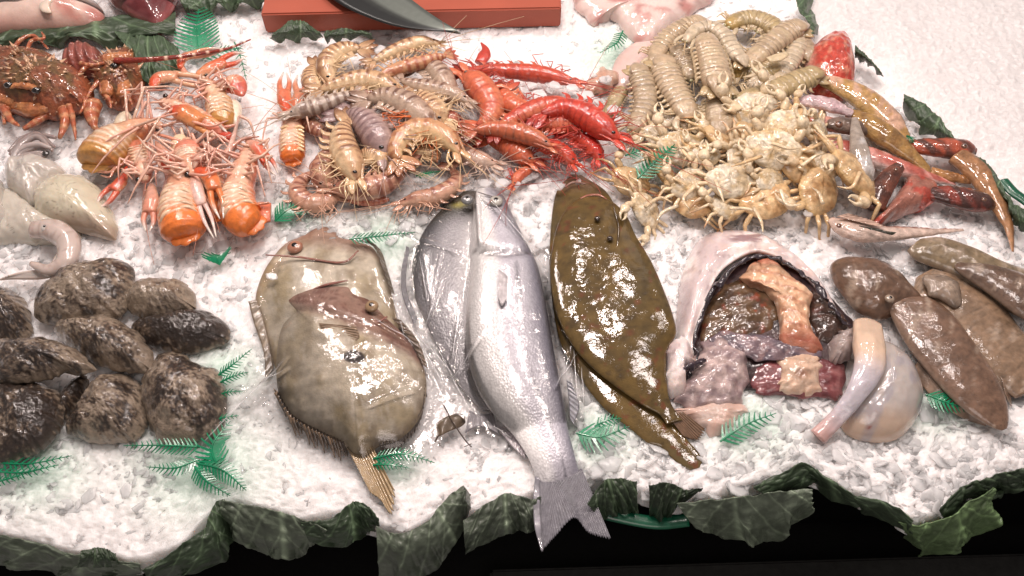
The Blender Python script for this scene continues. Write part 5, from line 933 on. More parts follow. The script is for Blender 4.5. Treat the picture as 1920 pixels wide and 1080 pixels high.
claw(l1, [(364, 318), (368, 350), (382, 395), (402, 446)], [16, 26, 20, 14], .040, PKL, S(240, 206, 196)); eye_px(l1, 332, 329, .030, 8, DARK, tilt=1)
claw(l1, [(366, 318), (392, 330), (404, 365), (414, 410)], [24, 32, 28, 18], .042, ORB, S(236, 130, 60)); limb(l1, [(300, 395), (330, 345), (362, 325)], [6, 9, 8], .040, S(228, 120, 80), name='arm')
l2 = langoustine('langoustine at the right of the heap with a broad orange pink tail fan', [(466, 272), (462, 305), (450, 345), (444, 382), (458, 410), (480, 420)], [40, 56, 68, 70, 74, 60], .010, orange=.62)
V, F, t, a, *_ = tpx([(470, 408), (490, 400), (508, 398)], [54, 60, 46], .018, 20, 12, .25); l2.add('tail_fan', V, F, flatc(V, S(224, 116, 76)), M_SHELL); limb(l2, [(458, 398), (475, 385), (505, 380)], [6, 8, 4], .032, S(238, 150, 110), name='tail_fan_rim')
claw(l2, [(462, 262), (480, 275), (500, 300), (518, 328)], [16, 24, 22, 16], .036, PKL, ORB)
l3 = langoustine('langoustine squeezed between the two big orange tails', [(395, 285), (402, 320), (404, 355), (410, 390), (414, 405)], 46, .004, orange=.5)
l4 = langoustine('langoustine with an amber see-through tail at the left of the heap', [(305, 235), (275, 238), (245, 250), (212, 272), (185, 298), (178, 308)], [36, 50, 70, 88, 84, 60], .004, orange=.3, amber=True, ribs=False)
l5 = langoustine('narrow pink langoustine standing between the amber and the round tails', [(274, 340), (268, 318), (262, 290), (258, 268)], [34, 40, 44, 36], .016, orange=1.4, tail=False)
claw(l5, [(284, 345), (284, 378), (278, 405), (275, 434)], [18, 30, 28, 18], .020, PKL, S(236, 150, 120)); claw(l5, [(238, 312), (226, 342), (206, 362), (180, 388)], [10, 26, 28, 18], .018, S(220, 70, 36), S(226, 100, 66))
for k in range(5): limb(l5, [(262 - 2*k, 280 + 3*k), (232 - 4*k, 292 + 6*k), (206, 312 + 5*k - 4*(k % 2)), (165 + 6*k, 305 + 6*k)], [6, 6, 4, 2], .026, S(236, 166, 136))
l6 = langoustine('langoustine lying alone to the right of the heap, claws pointing to the board', [(550, 205), (548, 230), (547, 258), (548, 285), (549, 302)], [40, 46, 50, 48, 44], .004, orange=.72, nl=3)
claw(l6, [(540, 212), (534, 190), (532, 165), (536, 136)], [20, 28, 26, 16], .012, ORB, S(232, 130, 90)); claw(l6, [(556, 212), (560, 190), (566, 165), (562, 140)], [20, 28, 26, 16], .012, S(226, 120, 80), S(232, 150, 110))
for sd in (-1, 1):
    for k in range(7):
        x0 = 548 + sd*13; V, F, *_ = tpx([(x0 - sd*9, 240 + k*7), (x0, 237 + k*7), (x0 + sd*9, 241 + k*7)], [4, 9, 4], .028, 10, 8, .7); l6.add('belly_rib', V, F, flatc(V, S(244, 204, 152)), M_SHELL)
l7 = langoustine('langoustine with a golden body at the back of the heap under the tall fern', [(375, 150), (395, 168), (410, 195), (415, 222), (410, 236)], [36, 48, 54, 50, 40], .014, orange=.3, amber=True, nl=4)
claw(l7, [(285, 165), (300, 146), (345, 146), (420, 164)], [20, 30, 26, 16], .030, ORB, S(236, 180, 140)); claw(l7, [(337, 128), (345, 108), (378, 100), (418, 94)], [16, 20, 18, 10], .034, ORB, S(236, 160, 120))
claw(l7, [(368, 142), (395, 128), (430, 112), (462, 103)], [20, 30, 26, 12], .028, S(236, 150, 100), ORB); limb(l7, [(338, 122), (350, 138), (378, 148)], [12, 10, 8], .030, S(240, 160, 130), name='arm')
l8 = langoustine('red orange langoustine across the top of the heap with a ridged arm', [(300, 190), (330, 200), (362, 214), (398, 236), (420, 250)], [34, 40, 38, 30, 24], .022, orange=1.4, tail=False, nl=5, ribs=False)
claw(l8, [(318, 205), (345, 212), (385, 235), (425, 256)], [26, 40, 34, 22], .034, S(222, 74, 30), S(230, 150, 80)); V, F = ball(W(425, 257, .034), .010, 9, (1.2, .8, .8)); l8.add('claw_joint', V, F, flatc(V, S(214, 66, 34)), M_SHELL)
l9 = langoustine('pale langoustine with a pinkish red shell plate at the top right of the heap', [(410, 175), (425, 162), (440, 158), (455, 168)], [26, 36, 42, 26], .018, orange=1.4, tail=False, nl=4, ribs=False)
V, F, UV, r = dome([(418, 150), (435, 138), (455, 142), (463, 160), (455, 178), (435, 172), (420, 162)], .034, .008, 12, 40); l9.add('shell_plate', V, F, mix(flatc(V, S(222, 120, 92)), flatc(V, S(206, 70, 56)), fbm(UV[:, 0]/8, UV[:, 1]/8, 3)), M_SHELL)
l10 = langoustine('pinkish white langoustine head and legs in the centre of the heap', [(365, 330), (356, 310), (352, 290), (350, 268)], [30, 46, 52, 40], .030, orange=1.5, tail=False, nl=6, ribs=False)
V, F, UV, r = dome([(318, 268), (328, 252), (345, 250), (348, 264), (340, 280), (326, 284)], .040, .010, 12, 40); l10.add('shell_plate', V, F, flatc(V, S(250, 220, 180)), M_SHELL)
limb(l10, [(380, 268), (420, 292), (436, 262), (448, 218)], [10, 12, 10, 4], .044, S(244, 196, 176)); limb(l10, [(376, 282), (414, 290), (452, 262), (486, 256)], [8, 9, 7, 3], .044, S(240, 170, 146)); limb(l10, [(290, 250), (330, 262), (370, 276)], [6, 7, 6], .046, S(238, 160, 130))
V, F, UV, r = dome([(290, 262), (316, 280), (328, 292), (312, 298), (296, 292)], .034, .006, 10, 40); l10.add('shell_plate', V, F, flatc(V, S(244, 180, 150)), M_SHELL)
V, F, UV, r = dome([(296, 296), (312, 294), (328, 300), (326, 315), (308, 320), (298, 312)], .030, .010, 10, 40); l10.add('arm_joint', V, F, flatc(V, S(226, 74, 30)), M_SHELL); limb(l10, [(312, 318), (318, 335), (310, 358)], [14, 18, 14], .024, S(240, 190, 176), name='arm')
V, F, UV, r = dome([(210, 236), (220, 214), (238, 206), (246, 220), (236, 236), (218, 242)], .022, .008, 12, 40); l4.add('shell_plate', V, F, flatc(V, S(238, 220, 190)), M_SHELL)
V, F, UV, r = dome([(498, 188), (508, 180), (520, 190), (518, 204), (504, 206)], .012, .006, 10, 30) if False else dome([(430, 190), (440, 184), (452, 196), (450, 222), (438, 232), (428, 214)], .026, .010, 10, 40); l9.add('shell_plate', V, F, flatc(V, S(248, 232, 206)), M_SHELL)
for k in range(26):   # loose legs that belong to the heap centre
    x, y = R.uniform(285, 480), R.uniform(205, 300); an = R.uniform(-.2, math.pi); l_ = R.uniform(35, 75); x1, y1 = x + math.cos(an)*l_*.5, y + math.sin(an)*l_*.5; a2 = an + R.uniform(-1.2, 1.2)
    limb([l10, l9, l5, l3, l2][k % 5], [(x, y), (x1, y1 - 6), (x1 + math.cos(a2)*l_*.5, y1 + math.sin(a2)*l_*.5)], [6.5, 5.5, 2.5], .030 + .016*R.rand(), mix(S(238, 166, 140), S(246, 210, 184), np.array(R.rand())))

# ---- spiny lobsters
GS = 'spiny lobsters at the left edge'
LB, LO, LY = S(150, 84, 44), S(186, 96, 58), S(214, 150, 84)
def spines(th, V, refxy, n, ln=.005, up=.2):
    idx = R.choice(len(V), n, replace=False); c = V.mean(0)
    Vs, Fs = [], []; o = 0
    for i in idx:
        p = V[i]; d = p - c; d[2] = abs(d[2]) + .012; d /= np.linalg.norm(d); d[1] += -.2; l = ln*R.uniform(.5, 1.3)*(2.2 if R.rand() < .2 else 1); a, b = np.cross(d, [0, 0, 1.0]), None; a /= np.linalg.norm(a) + 1e-9; b = np.cross(d, a); rb = l*.26
        ring = [p + (a*math.cos(k*2.1) + b*math.sin(k*2.1))*rb for k in range(3)]; Vs += ring + [p + d*l]; Fs += [[o, o + 1, o + 3], [o + 1, o + 2, o + 3], [o + 2, o, o + 3]]; o += 4
    return np.array(Vs), Fs
def lob_col(px, py, r, s): 
    c = mix(flatc(px, S(116, 84, 44)), flatc(px, S(146, 82, 50)), smooth(.4, .6, fbm(px/14, py/12, s))); c = mix(c, flatc(px, S(196, 100, 60)), smooth(.7, .98, r)*.6); return mix(c, flatc(px, S(92, 46, 30)), smooth(.60, .72, fbm(px/5, py/5, s + 4, 3))*.7)
def lobster(label, out, z0, h, seed, legs, face, ns=90, eyes=()):
    c0 = np.mean(out, 0); th = Thing('spiny_lobster', label, 'spiny lobster', W(c0[0], c0[1]), GS)
    V, F, UV, r = dome(out, z0, h, 34, 110, 2.3, 1.9, disp=lambda a, b, r: .005*(fbm(a/9, b/9, seed, 4) - .5), jit=4); Vs, Fs = spines(th, V[:30*110], UV, ns); o_ = len(V); c_ = np.concatenate([lob_col(UV[:, 0], UV[:, 1], r, seed), flatc(Vs, S(240, 190, 150))]); V = np.concatenate([V, Vs]); F = F + [[q + o_ for q in f] for f in Fs]; th.add('carapace', V, F, c_, M_SPINY)
    for e in eyes:
        V, F, *_ = tpx([(e[0] - 8, e[1] - 8), (e[0], e[1])], [14, 13], e[2] - .004, 8, 8, .8); k = th.add('eye_stalk', V, F, flatc(V, LB), M_SPINY); V, F = ball(W(e[0], e[1], e[2] + .006), .0055, 9, (1.25, 1, .9)); th.add('eye', V, F, flatc(V, DARK), EYE, k)
    for L_ in legs:
        pts, w, z = L_; V, F, t, a, *_ = tpx(pts, w, z, 26, 10, .85); V += (fbm(t*40, a*2, seed, 2)[:, None] - .5)*.002
        th.add('leg', V, F, mix(flatc(V, LO), flatc(V, S(226, 170, 120)), (.5 + .5*np.sin(t*26))**3*.7), M_SPINY)
    for f_ in face:
        pts, w, z, nm = f_; V, F, t, a, *_ = tpx(pts, w, z, 20, 12, .8); V += (fbm(t*30, a*2, seed, 2)[:, None] - .5)*.003; th.add(nm, V, F, mix(flatc(V, LY), flatc(V, LO), fbm(t*9, a, seed)), M_SPINY)
    return th
lobster('spiny lobster cut off by the left edge behind the front one', [(-40, 100), (0, 92), (50, 94), (95, 100), (112, 120), (100, 140), (40, 150), (-40, 150)], .006, .040, 3,
        [([(20, 98), (40, 74), (65, 68), (90, 92)], [8, 9, 7, 3], .02), ([(50, 96), (60, 76), (82, 72), (78, 60)], [7, 8, 6, 3], .03)], [], 70)
B = lobster('spiny lobster nearest the fern with the long banded feeler', [(178, 120), (200, 96), (238, 84), (254, 100), (262, 130), (258, 165), (244, 188), (215, 192), (190, 178), (172, 150)], .006, .040, 5,
        [([(188, 150), (172, 168), (160, 190)], [11, 8, 4], .024), ([(192, 152), (192, 172), (206, 188), (208, 202)], [10, 9, 7, 3], .026), ([(238, 160), (240, 178), (248, 196)], [12, 9, 4], .026), ([(175, 195), (172, 215), (176, 235), (186, 252)], [34, 28, 14, 3], .008), ([(168, 120), (150, 140), (158, 168)], [10, 9, 4], .026)],
        [([(200, 140), (205, 160), (200, 178)], [24, 30, 18], .020, 'mouth_plate'), ([(226, 145), (232, 165), (226, 180)], [24, 28, 16], .020, 'mouth_plate'), ([(195, 112), (225, 108), (250, 104)], [22, 26, 12], .034, 'feeler_base')], 130, [(214, 124, .040)])
V, F, t, a, *_ = tpx([(215, 114), (275, 112), (330, 107), (380, 100), (430, 90), (470, 74)], [12, 10, 8, 7, 5, 2.5], [.045, .050, .046, .040, .034, .028], 90, 10); B.add('long_feeler', V, F, mix(flatc(V, S(150, 44, 26)), flatc(V, S(246, 206, 180)), (np.sin(t*62) > .72)*smooth(.2, .3, t)*1.0), M_SPINY)
V, F, UV, r = dome([(112, 118), (120, 95), (138, 82), (160, 80), (184, 90), (196, 108), (194, 124), (160, 130), (125, 130)], .008, .034, 26, 100, disp=lambda a, b, r: .0022*np.sin((a - 150)/2.1*(1 - (b - 85)*.006)))
B.add('tail', V, F, mix(flatc(V, S(176, 96, 82)), flatc(V, S(140, 70, 58)), .5 + .5*np.sin((UV[:, 0] - 150)/2.1*(1 - (UV[:, 1] - 85)*.006))), M_SPINY)
lobster('front spiny lobster facing the camera, with two black eyes', [(-40, 120), (10, 110), (60, 104), (110, 108), (148, 125), (164, 155), (160, 182), (130, 196), (90, 204), (50, 200), (0, 190), (-40, 185)], .012, .048, 8,
        [([(104, 182), (118, 205), (122, 230), (112, 258)], [20, 20, 18, 8], .016), ([(110, 180), (130, 200), (138, 232), (142, 262)], [14, 12, 9, 3], .020), ([(28, 188), (10, 210), (8, 232)], [14, 12, 6], .02), ([(90, 212), (68, 228), (44, 242)], [16, 16, 8], .010), ([(-4, 168), (6, 200), (20, 225), (36, 236)], [20, 16, 12, 4], .02), ([(150, 118), (172, 122), (196, 118)], [8, 8, 6], .044), ([(146, 175), (160, 190), (150, 212)], [10, 8, 4], .024)],
        [([(20, 192), (60, 204), (100, 198)], [22, 34, 22], .014, 'mouth_plate'), ([(-20, 175), (6, 185), (30, 192)], [30, 34, 20], .018, 'feeler_base'), ([(20, 162), (42, 160), (66, 166)], [10, 14, 10], .050, 'brow')], 150, [(16, 160, .050), (68, 170, .052)])

# ---- mantis shrimps
GM = 'mantis shrimps piled at the upper right'
MC = [S(204, 178, 144), S(188, 164, 132), S(214, 194, 164), S(190, 166, 118)]
def mantis(label, pts, w, z, ci=0, spots=False, fan=True, zt=None, head=True, ylw=0):
    P0 = np.array(pts[len(pts)//2]); th = Thing('mantis_shrimp', label, 'mantis shrimp', W(P0[0], P0[1], z), GM); n, seg = 96, 20; t = np.linspace(0, 1, n)
    ph = ((t - .22)/.065) % 1; ins = (t > .22) & (t < .88); mod = np.where(ins, 1.03 - .09*ph**1.5, 1.0)
    prof = ([0, .05, .14, .22, .5, .8, .9, .97, 1], [.38, .62, .76, .82, .92, 1, .95, .72, .4])
    V, F, tt, a, C, r, s, u, ref = tpx(pts, w, z if zt is None else np.linspace(z, zt, 5), n, seg, .60, mod=mod[:, None]*np.ones(seg), prof=prof)
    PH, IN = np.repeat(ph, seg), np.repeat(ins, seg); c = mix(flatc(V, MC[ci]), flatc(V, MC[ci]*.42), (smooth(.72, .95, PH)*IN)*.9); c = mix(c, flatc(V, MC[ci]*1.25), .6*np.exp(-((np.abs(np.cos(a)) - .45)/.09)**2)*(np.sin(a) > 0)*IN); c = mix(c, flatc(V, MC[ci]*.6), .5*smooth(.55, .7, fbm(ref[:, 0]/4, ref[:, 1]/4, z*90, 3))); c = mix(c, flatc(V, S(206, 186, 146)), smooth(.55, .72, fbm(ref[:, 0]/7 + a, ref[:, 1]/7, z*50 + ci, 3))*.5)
    c = mix(c, flatc(V, S(190, 150, 50)), ylw*smooth(.3, 0, tt))
    if spots:
        for sd in (-1, 1): 
            cc = C[int(n*.93)] + s[int(n*.93)]*sd*r[int(n*.93)]*.24 + [0, 0, r[int(n*.93)]*.6]; d = np.linalg.norm((V - cc)*[1, 1, .5], axis=1); c = mix(c, flatc(V, S(66, 34, 22)), smooth(.0036, .0022, d))
    th.add('body', V, F, c, M_SHELL); T = np.gradient(C, axis=0); T /= np.linalg.norm(T, axis=1)[:, None]; L = r.max()
    for k in range(8):
        i = int(n*(.26 + .075*k))
        for sd in (-1, 1):
            b = C[i] + s[i]*sd*r[i]*.9; Q = cr([b, b + s[i]*sd*L*.28 + [0, 0, -L*.15], b + s[i]*sd*L*.36 + T[i]*L*.3 + [0, 0, -L*.35]], 7); Vv, Ff, *_ = tube3(Q, np.array([.8, 1, 1, .9, .7, .5, .15])*L*.14, 8, .5); th.add('side_flap', Vv, Ff, flatc(Vv, S(206, 182, 142)), M_SHELL)
    if fan:
        e = C[-1]; d = T[-1]
        for an in (-.9, -.45, .45, .9):
            dd = d*math.cos(an) + s[-1]*math.sin(an); Q = np.array([e - d*L*.5 + dd*L*1.5*q for q in np.linspace(0, 1, 8)]); Q[:, 2] -= .003*np.linspace(0, 1, 8); Vv, Ff, *_ = tube3(Q, np.array([.2, .3, .38, .42, .42, .36, .24, .06])*L, 8, .2); th.add('tail_fan', Vv, Ff, flatc(Vv, S(200, 174, 128)), M_SHELL)
        Q = np.array([e - d*L*.7 + [0, 0, L*.35], e + d*L*.1 + [0, 0, L*.3], e + d*L*.9]); Vv, Ff, *_ = tube3(cr(Q, 8), np.array([.75, .78, .78, .72, .6, .48, .3, .1])*L, 10, .3); th.add('tail_plate', Vv, Ff, flatc(Vv, MC[ci]*.95), M_SHELL)
    if head:
        h = C[0]; fd = -T[0]
        for sd in (-1, 1):
            Vv, Ff = ball(h + s[0]*sd*L*.22 + fd*L*.2 + [0, 0, .003], L*.13, 8, (1, 1, .9)); th.add('eye', Vv, Ff, flatc(Vv, S(200, 196, 150)), EYE)
            Q = cr([C[8] + s[8]*sd*L*.6, h + s[0]*sd*L*.95 + fd*L*.5, h + s[0]*sd*L*.5 + fd*L*1.3], 10); Vv, Ff, *_ = tube3(Q, np.array([.5, .8, 1, 1, .95, .85, .7, .55, .35, .1])*L*.24, 8, .6); th.add('raptorial_claw', Vv, Ff, flatc(Vv, S(214, 194, 160)), M_SHELL)
            strands(th, 'antenna', [h]*2, [fd + s[0]*sd*R.uniform(.2, .8) + [0, 0, .1] for _ in range(2)], [L*2.2, L*2.8], .0007, S(214, 186, 140), M_HAIR)
        for k in range(6):
            sd = -1 if k % 2 else 1; i = int(n*(.14 + .03*(k//2))); b = C[i] + s[i]*sd*r[i]; Q = cr([b, b + s[i]*sd*L*.6 + [0, 0, .002], b + s[i]*sd*L*.8 + T[i]*L*R.uniform(-.6, .8) - [0, 0, .004]], 8); Vv, Ff, *_ = tube3(Q, np.linspace(.0016, .0007, 8), 6); th.add('leg', Vv, Ff, flatc(Vv, S(220, 196, 156)), M_SHELL)
    return th
mantis('mantis shrimp at the far left of the pile, its dark tail towards the fern', [(1184, 246), (1200, 222), (1210, 190), (1206, 158), (1196, 132)], 48, .006, 1, zt=.016)
mantis('broad mantis shrimp second from the left, its back ringed with fine dark lines', [(1292, 224), (1282, 200), (1266, 172), (1252, 145), (1243, 118)], 58, .016, 0)
mantis('mantis shrimp curled beneath the back of the central one', [(1300, 150), (1292, 128), (1280, 110), (1270, 98)], 52, .010, 1)
mantis('mantis shrimp at the top left, arched over towards the pale gutted fish', [(1225, 120), (1236, 92), (1256, 68), (1285, 50), (1312, 42)], 42, .014, 0)
mantis('olive yellow mantis shrimp at the very top of the pile', [(1365, 50), (1385, 38), (1412, 34), (1440, 44), (1462, 60)], 44, .014, 3, ylw=.6)
mantis('mantis shrimp on the right slope of the pile with a ringed tail', [(1400, 122), (1425, 100), (1450, 80), (1478, 60), (1500, 52)], 50, .020, 0)
mantis('pale mantis shrimp at the upper right edge of the pile', [(1440, 175), (1462, 145), (1482, 115), (1494, 88), (1490, 62)], 40, .014, 2)
mantis('mantis shrimp lying along the right edge beside the red fish snout', [(1420, 60), (1450, 50), (1480, 58), (1505, 80), (1514, 105)], 38, .010, 1)
mantis('greyish mantis shrimp arched over the top of the central one', [(1285, 78), (1305, 56), (1332, 50), (1358, 66), (1374, 92), (1392, 116)], 34, .036, 2)
mantis('mantis shrimp with a yellow green head to the right of the central one', [(1372, 140), (1398, 132), (1425, 138), (1452, 128)], 44, .014, 3, ylw=.8)
mantis('glassy mantis shrimp tucked under the fanned one at the right', [(1452, 160), (1438, 150), (1420, 158), (1408, 150)], 36, .022, 2, fan=False)
mantis('rounded mantis shrimp hanging down from the pile onto the crabs', [(1352, 178), (1348, 196), (1350, 222), (1350, 246)], 56, .020, 1)
mantis('central mantis shrimp with two dark eye spots on its tail plate', [(1322, 66), (1328, 88), (1336, 112), (1342, 140), (1347, 166)], 58, .040, 0, spots=True, head=False)
mantis('mantis shrimp lying sideways with a wide fanned tail towards the red fish', [(1382, 188), (1418, 180), (1458, 168), (1498, 152), (1530, 140)], 50, .026, 3)
mantis('small pinkish mantis shrimp in front of the left ones, among feelers', [(1238, 238), (1252, 228), (1268, 222), (1284, 232)], 34, .010, 2, fan=False)
mantis('mantis shrimp lying flat between the left ones and the crabs', [(1278, 240), (1300, 232), (1322, 236), (1340, 248)], 36, .010, 0, fan=False)
for lab, pts in (('loose round tail flap lying in the gap below the fanned mantis shrimp', [(1362, 190), (1376, 196), (1388, 206)]), ('loose clear tail flap lying on the right of the mantis shrimp pile', [(1440, 112), (1458, 108), (1476, 100)])):
    V, F, *_ = tpx(pts, [14, 22, 12], .046, 14, 12, .3); solo('shell_flap', lab, 'shell piece', V.mean(0), V, F, flatc(V, S(222, 200, 160)), M_SHELL, 'loose shell flaps')
V, F, UV, r = dome([(1095, 165), (1120, 130), (1140, 125), (1160, 140), (1150, 160), (1120, 172)], .002, .014, 14, 50, jit=4); solo('prawn_piece', 'translucent brownish shrimp piece between the small fern and the red prawns', 'shrimp piece', W(1125, 150), V, F, mix(flatc(V, S(200, 140, 110)), flatc(V, S(226, 196, 176)), fbm(UV[:, 0]/9, UV[:, 1]/9, 2)), M_SHELL)
mantis('golden mantis shrimp half under ice left of the pile', [(1140, 218), (1148, 200), (1158, 180), (1170, 165)], 30, .002, 3, fan=False)

# ---- crabs
GC = 'small golden crabs heaped under the mantis shrimps'
def crab(label, px, py, z, ang, sz, kind, tilt=0.2, az=0.0, nl=3):
    """swimming crab; kind 'top' shows the golden shell, 'belly' the cream underside"""
    base = W(px, py, z); th = Thing('crab', label, 'crab', base, GC); u = sz*pxs(px, py, z)/2
    ca, sa = math.cos(ang), math.sin(ang); Rz = np.array([[ca, -sa, 0], [sa, ca, 0], [0, 0, 1]])
    ax = np.array([math.cos(az), math.sin(az), 0]); K = np.array([[0, -ax[2], ax[1]], [ax[2], 0, -ax[0]], [-ax[1], ax[0], 0]]); Rt = np.eye(3) + math.sin(tilt)*K + (1 - math.cos(tilt))*K @ K
    X = lambda P: (np.asarray(P, float)*u) @ Rz.T @ Rt.T + base + [0, 0, u*.35]
    top = kind == 'top'
    O = cr([(-1.0, .12), (-.82, .45), (-.5, .66), (-.2, .74), (0, .78), (.2, .74), (.5, .66), (.82, .45), (1.0, .12), (.78, -.3), (.45, -.62), (0, -.7), (-.45, -.62), (-.78, -.3)], 64, True)
    ee = np.arange(64); O *= (1 + .025*np.sin(ee*1.35*2)*(O[:, 1] > .1))[:, None]
    rr = np.sin(np.linspace(.03, 1, 16)*math.pi/2); UV = rr[:, None, None]*O[None]; Z = .27*(1 - rr**2.4)**.6
    Z = np.repeat(Z[:, None], 64, 1) + .05*(fbm(UV[..., 0]*3 + px, UV[..., 1]*3, 2) - .5)*(1 - rr**4)[:, None]
    xx, yy = UV[..., 0], UV[..., 1]
    if not top:
        Z = Z*.85 - .06*np.exp(-(xx/.05)**2)*(yy < .3) - .045*np.exp(-(((np.abs(xx) - .34 - .12*yy))/.03)**2) - .035*np.exp(-(((yy*6 + np.abs(xx)*2) % 1 - .5)/.13)**2)*(np.abs(xx) > .1)
    else: Z = Z - .03*np.exp(-((np.abs(xx) - .22 - .2*yy**2)/.05)**2) - .03*np.exp(-((yy + .05)/.05)**2)*(np.abs(xx) < .5)
    top_ = np.concatenate([UV, Z[..., None]], -1).reshape(-1, 3); bot = np.concatenate([np.c_[O*.9, np.full(64, -.16)], np.c_[O*.4, np.full(64, -.26)]]); P = np.concatenate([top_, bot]); F = ring_faces(18, 64); F.append(list(range(64))[::-1]); F.append([17*64 + k for k in range(64)])
    n1 = fbm(P[:, 0]*4 + px, P[:, 1]*4 + py, 1, 4); g = R.uniform(.85, 1.1)
    if top: c = mix(flatc(P, S(230, 194, 142)*g), flatc(P, S(206, 160, 106)*g), smooth(.4, .65, n1)); c = mix(c, flatc(P, S(232, 196, 130)), smooth(.8, 1.0, np.hypot(P[:, 0], P[:, 1]*1.3))*.6)
    else:
        c = mix(flatc(P, S(248, 234, 206)*g), flatc(P, S(230, 204, 160)*g), smooth(.42, .62, n1)); c = mix(c, flatc(P, S(170, 134, 92)), np.exp(-(((P[:, 1]*6 + np.abs(P[:, 0])*2) % 1 - .5)/.08)**2)*.35*(np.abs(P[:, 0]) > .1)); c = mix(c, flatc(P, S(206, 160, 60)), smooth(.6, .7, fbm(P[:, 0]*2 + py, P[:, 1]*2, 5))*.4)
    th.add('shell', X(P), F, c, M_CRAB)
    LC = S(244, 218, 176)*R.uniform(.85, 1.1) if not top else S(232, 196, 142)*R.uniform(.85, 1.1)
    for sd in (-1, 1):
        for k in range(nl):
            y0 = .25 - k*.26; a0 = (.35 - .42*k) + R.uniform(-.25, .25); b = np.array([sd*(.86 - .1*abs(k - 1)), y0, -.02]); k1 = b + np.array([sd*math.cos(a0)*.5, math.sin(a0)*.5, R.uniform(-.05, .18)]); a1 = a0 + R.uniform(-1.3, .7); k2 = k1 + np.array([sd*math.cos(a1)*.38, math.sin(a1)*.38, R.uniform(-.55, -.05)]); a2 = a1 + R.uniform(-.6, .6); k3 = k2 + np.array([sd*math.cos(a2)*.32, math.sin(a2)*.32, -.1])
            Q = np.concatenate([np.linspace(b, k1, 6), np.linspace(k1, k2, 6)[1:], np.linspace(k2, k3, 4)[1:]]); rad = np.interp(np.linspace(0, 1, len(Q)), [0, .25, .42, .5, .75, .85, 1], [.085, .12, .075, .09, .06, .05, .01])
            V, F, t, *_ = tube3(X(Q), rad*u*.82, 8, .8); th.add('leg', V, F, mix(flatc(V, LC), flatc(V, LC*S(255, 214, 190)), smooth(.5, 1, t)), M_CRAB)
        b = np.array([sd*.62, .5, .0]); a0 = R.uniform(.6, 1.3); k1 = b + np.array([sd*math.cos(a0)*.5, math.sin(a0)*.5, .1]); a1 = a0 + R.uniform(.6, 1.3); k2 = k1 + np.array([sd*math.cos(a1)*.85, math.sin(a1)*.85, R.uniform(-.05, .15)]); e = k2 - k1
        V, F, *_ = tube3(X(np.linspace(b, k1, 7)), np.array([.12, .15, .17, .17, .16, .14, .12])*u, 10, .8); arm = th.add('arm', V, F, flatc(V, LC), M_CRAB)
        V, F, *_ = tube3(X(np.linspace(k1, k1 + e*.55, 9)), np.array([.10, .17, .21, .23, .23, .22, .20, .17, .13])*u, 12, .7); cl = th.add('claw', V, F, flatc(V, mix(LC, S(244, 224, 190), np.array(.5))), M_CRAB)
        pn = np.array([-e[1], e[0], 0])/np.linalg.norm(e)
        for q in (-1, 1):
            Q = cr([k1 + e*.5 + pn*q*.11, k1 + e*.78 + pn*q*.15, k1 + e*1.05 + pn*q*.03], 8); V, F, *_ = tube3(X(Q), np.linspace(.10, .02, 8)*u, 8, .8); th.add('finger', V, F, flatc(V, S(246, 224, 186)), M_CRAB, cl)
    return th
CR = [ # label, x, y, z, heading, size, kind, tilt, tilt axis
 ('golden crab hidden at the bottom of the crab heap, behind the flounder', 1180, 352, .006, .3, 62, 'top', .3, .2),
 ('crab with long pale legs at the lower left of the heap beside the flounder', 1210, 402, .006, 1.9, 60, 'belly', .5, 1.0),
 ('golden crab in the lowest row, left of centre', 1292, 392, .006, -.2, 66, 'top', .2, 0),
 ('upturned golden crab in the lowest row, below the open white one', 1360, 398, .006, .2, 58, 'belly', .5, 2.0),
 ('wide flat golden crab in the lowest row near the monkfish', 1432, 388, .008, -.1, 84, 'top', .15, .5),
 ('orange brown crab at the lower right of the heap', 1530, 372, .012, .7, 80, 'top', .35, 1.0),
 ('cream crab belly at the left end under the green fern', 1275, 292, .014, .2, 74, 'belly', .25, 0),
 ('brown crab below the green fern', 1245, 330, .010, 2.5, 56, 'top', .4, 1.7),
 ('crab tilted on edge left of centre, below the fern', 1290, 356, .022, .5, 64, 'belly', .45, .6),
 ('greyish crab belly with three plates left of the heap centre', 1322, 300, .028, .1, 46, 'belly', .3, .4),
 ('orange crab shell behind the left cream belly', 1352, 272, .018, -.4, 64, 'top', .3, 2.5),
 ('yellow cream crab lying in the middle of the lower rows', 1365, 352, .026, .1, 70, 'belly', .35, 0),
 ('cream crab with open claws right of the lower middle', 1442, 350, .022, .2, 58, 'belly', .3, 1.4),
 ('golden crab with a glassy shell just right of the centre', 1490, 318, .024, -.3, 70, 'top', .35, .8),
 ('largest white crab belly stretched across the middle of the heap', 1445, 294, .036, -.1, 84, 'belly', .5, 0),
 ('speckled whitish crab back at the top of the heap', 1408, 226, .022, .2, 76, 'belly', .4, .2),
 ('cream crab with a yellow claw at the upper middle of the heap', 1465, 258, .034, .5, 72, 'belly', .3, .3),
 ('brown crab edge behind the yellow claw', 1500, 238, .024, -.6, 60, 'top', .5, .5),
 ('rounded cream crab near the grey fish head', 1532, 262, .030, 1.3, 56, 'belly', .5, 1.4),
 ('small bumpy cream crab at the right side of the heap', 1542, 316, .030, -.5, 44, 'belly', .3, 0),
 ('single golden crab leaning on the upright silver fish', 1596, 338, .026, 1.9, 82, 'top', .35, 1.2),
 ('cream crab under the top ones in the heart of the heap', 1390, 312, .018, 2.2, 60, 'belly', .4, .9),
 ('golden crab under the upper middle of the heap', 1400, 268, .012, 1.2, 64, 'top', .3, .9),
 ('small crab squeezed against the mantis shrimps at the far left', 1232, 262, .006, 2.6, 44, 'belly', .4, .4),
]
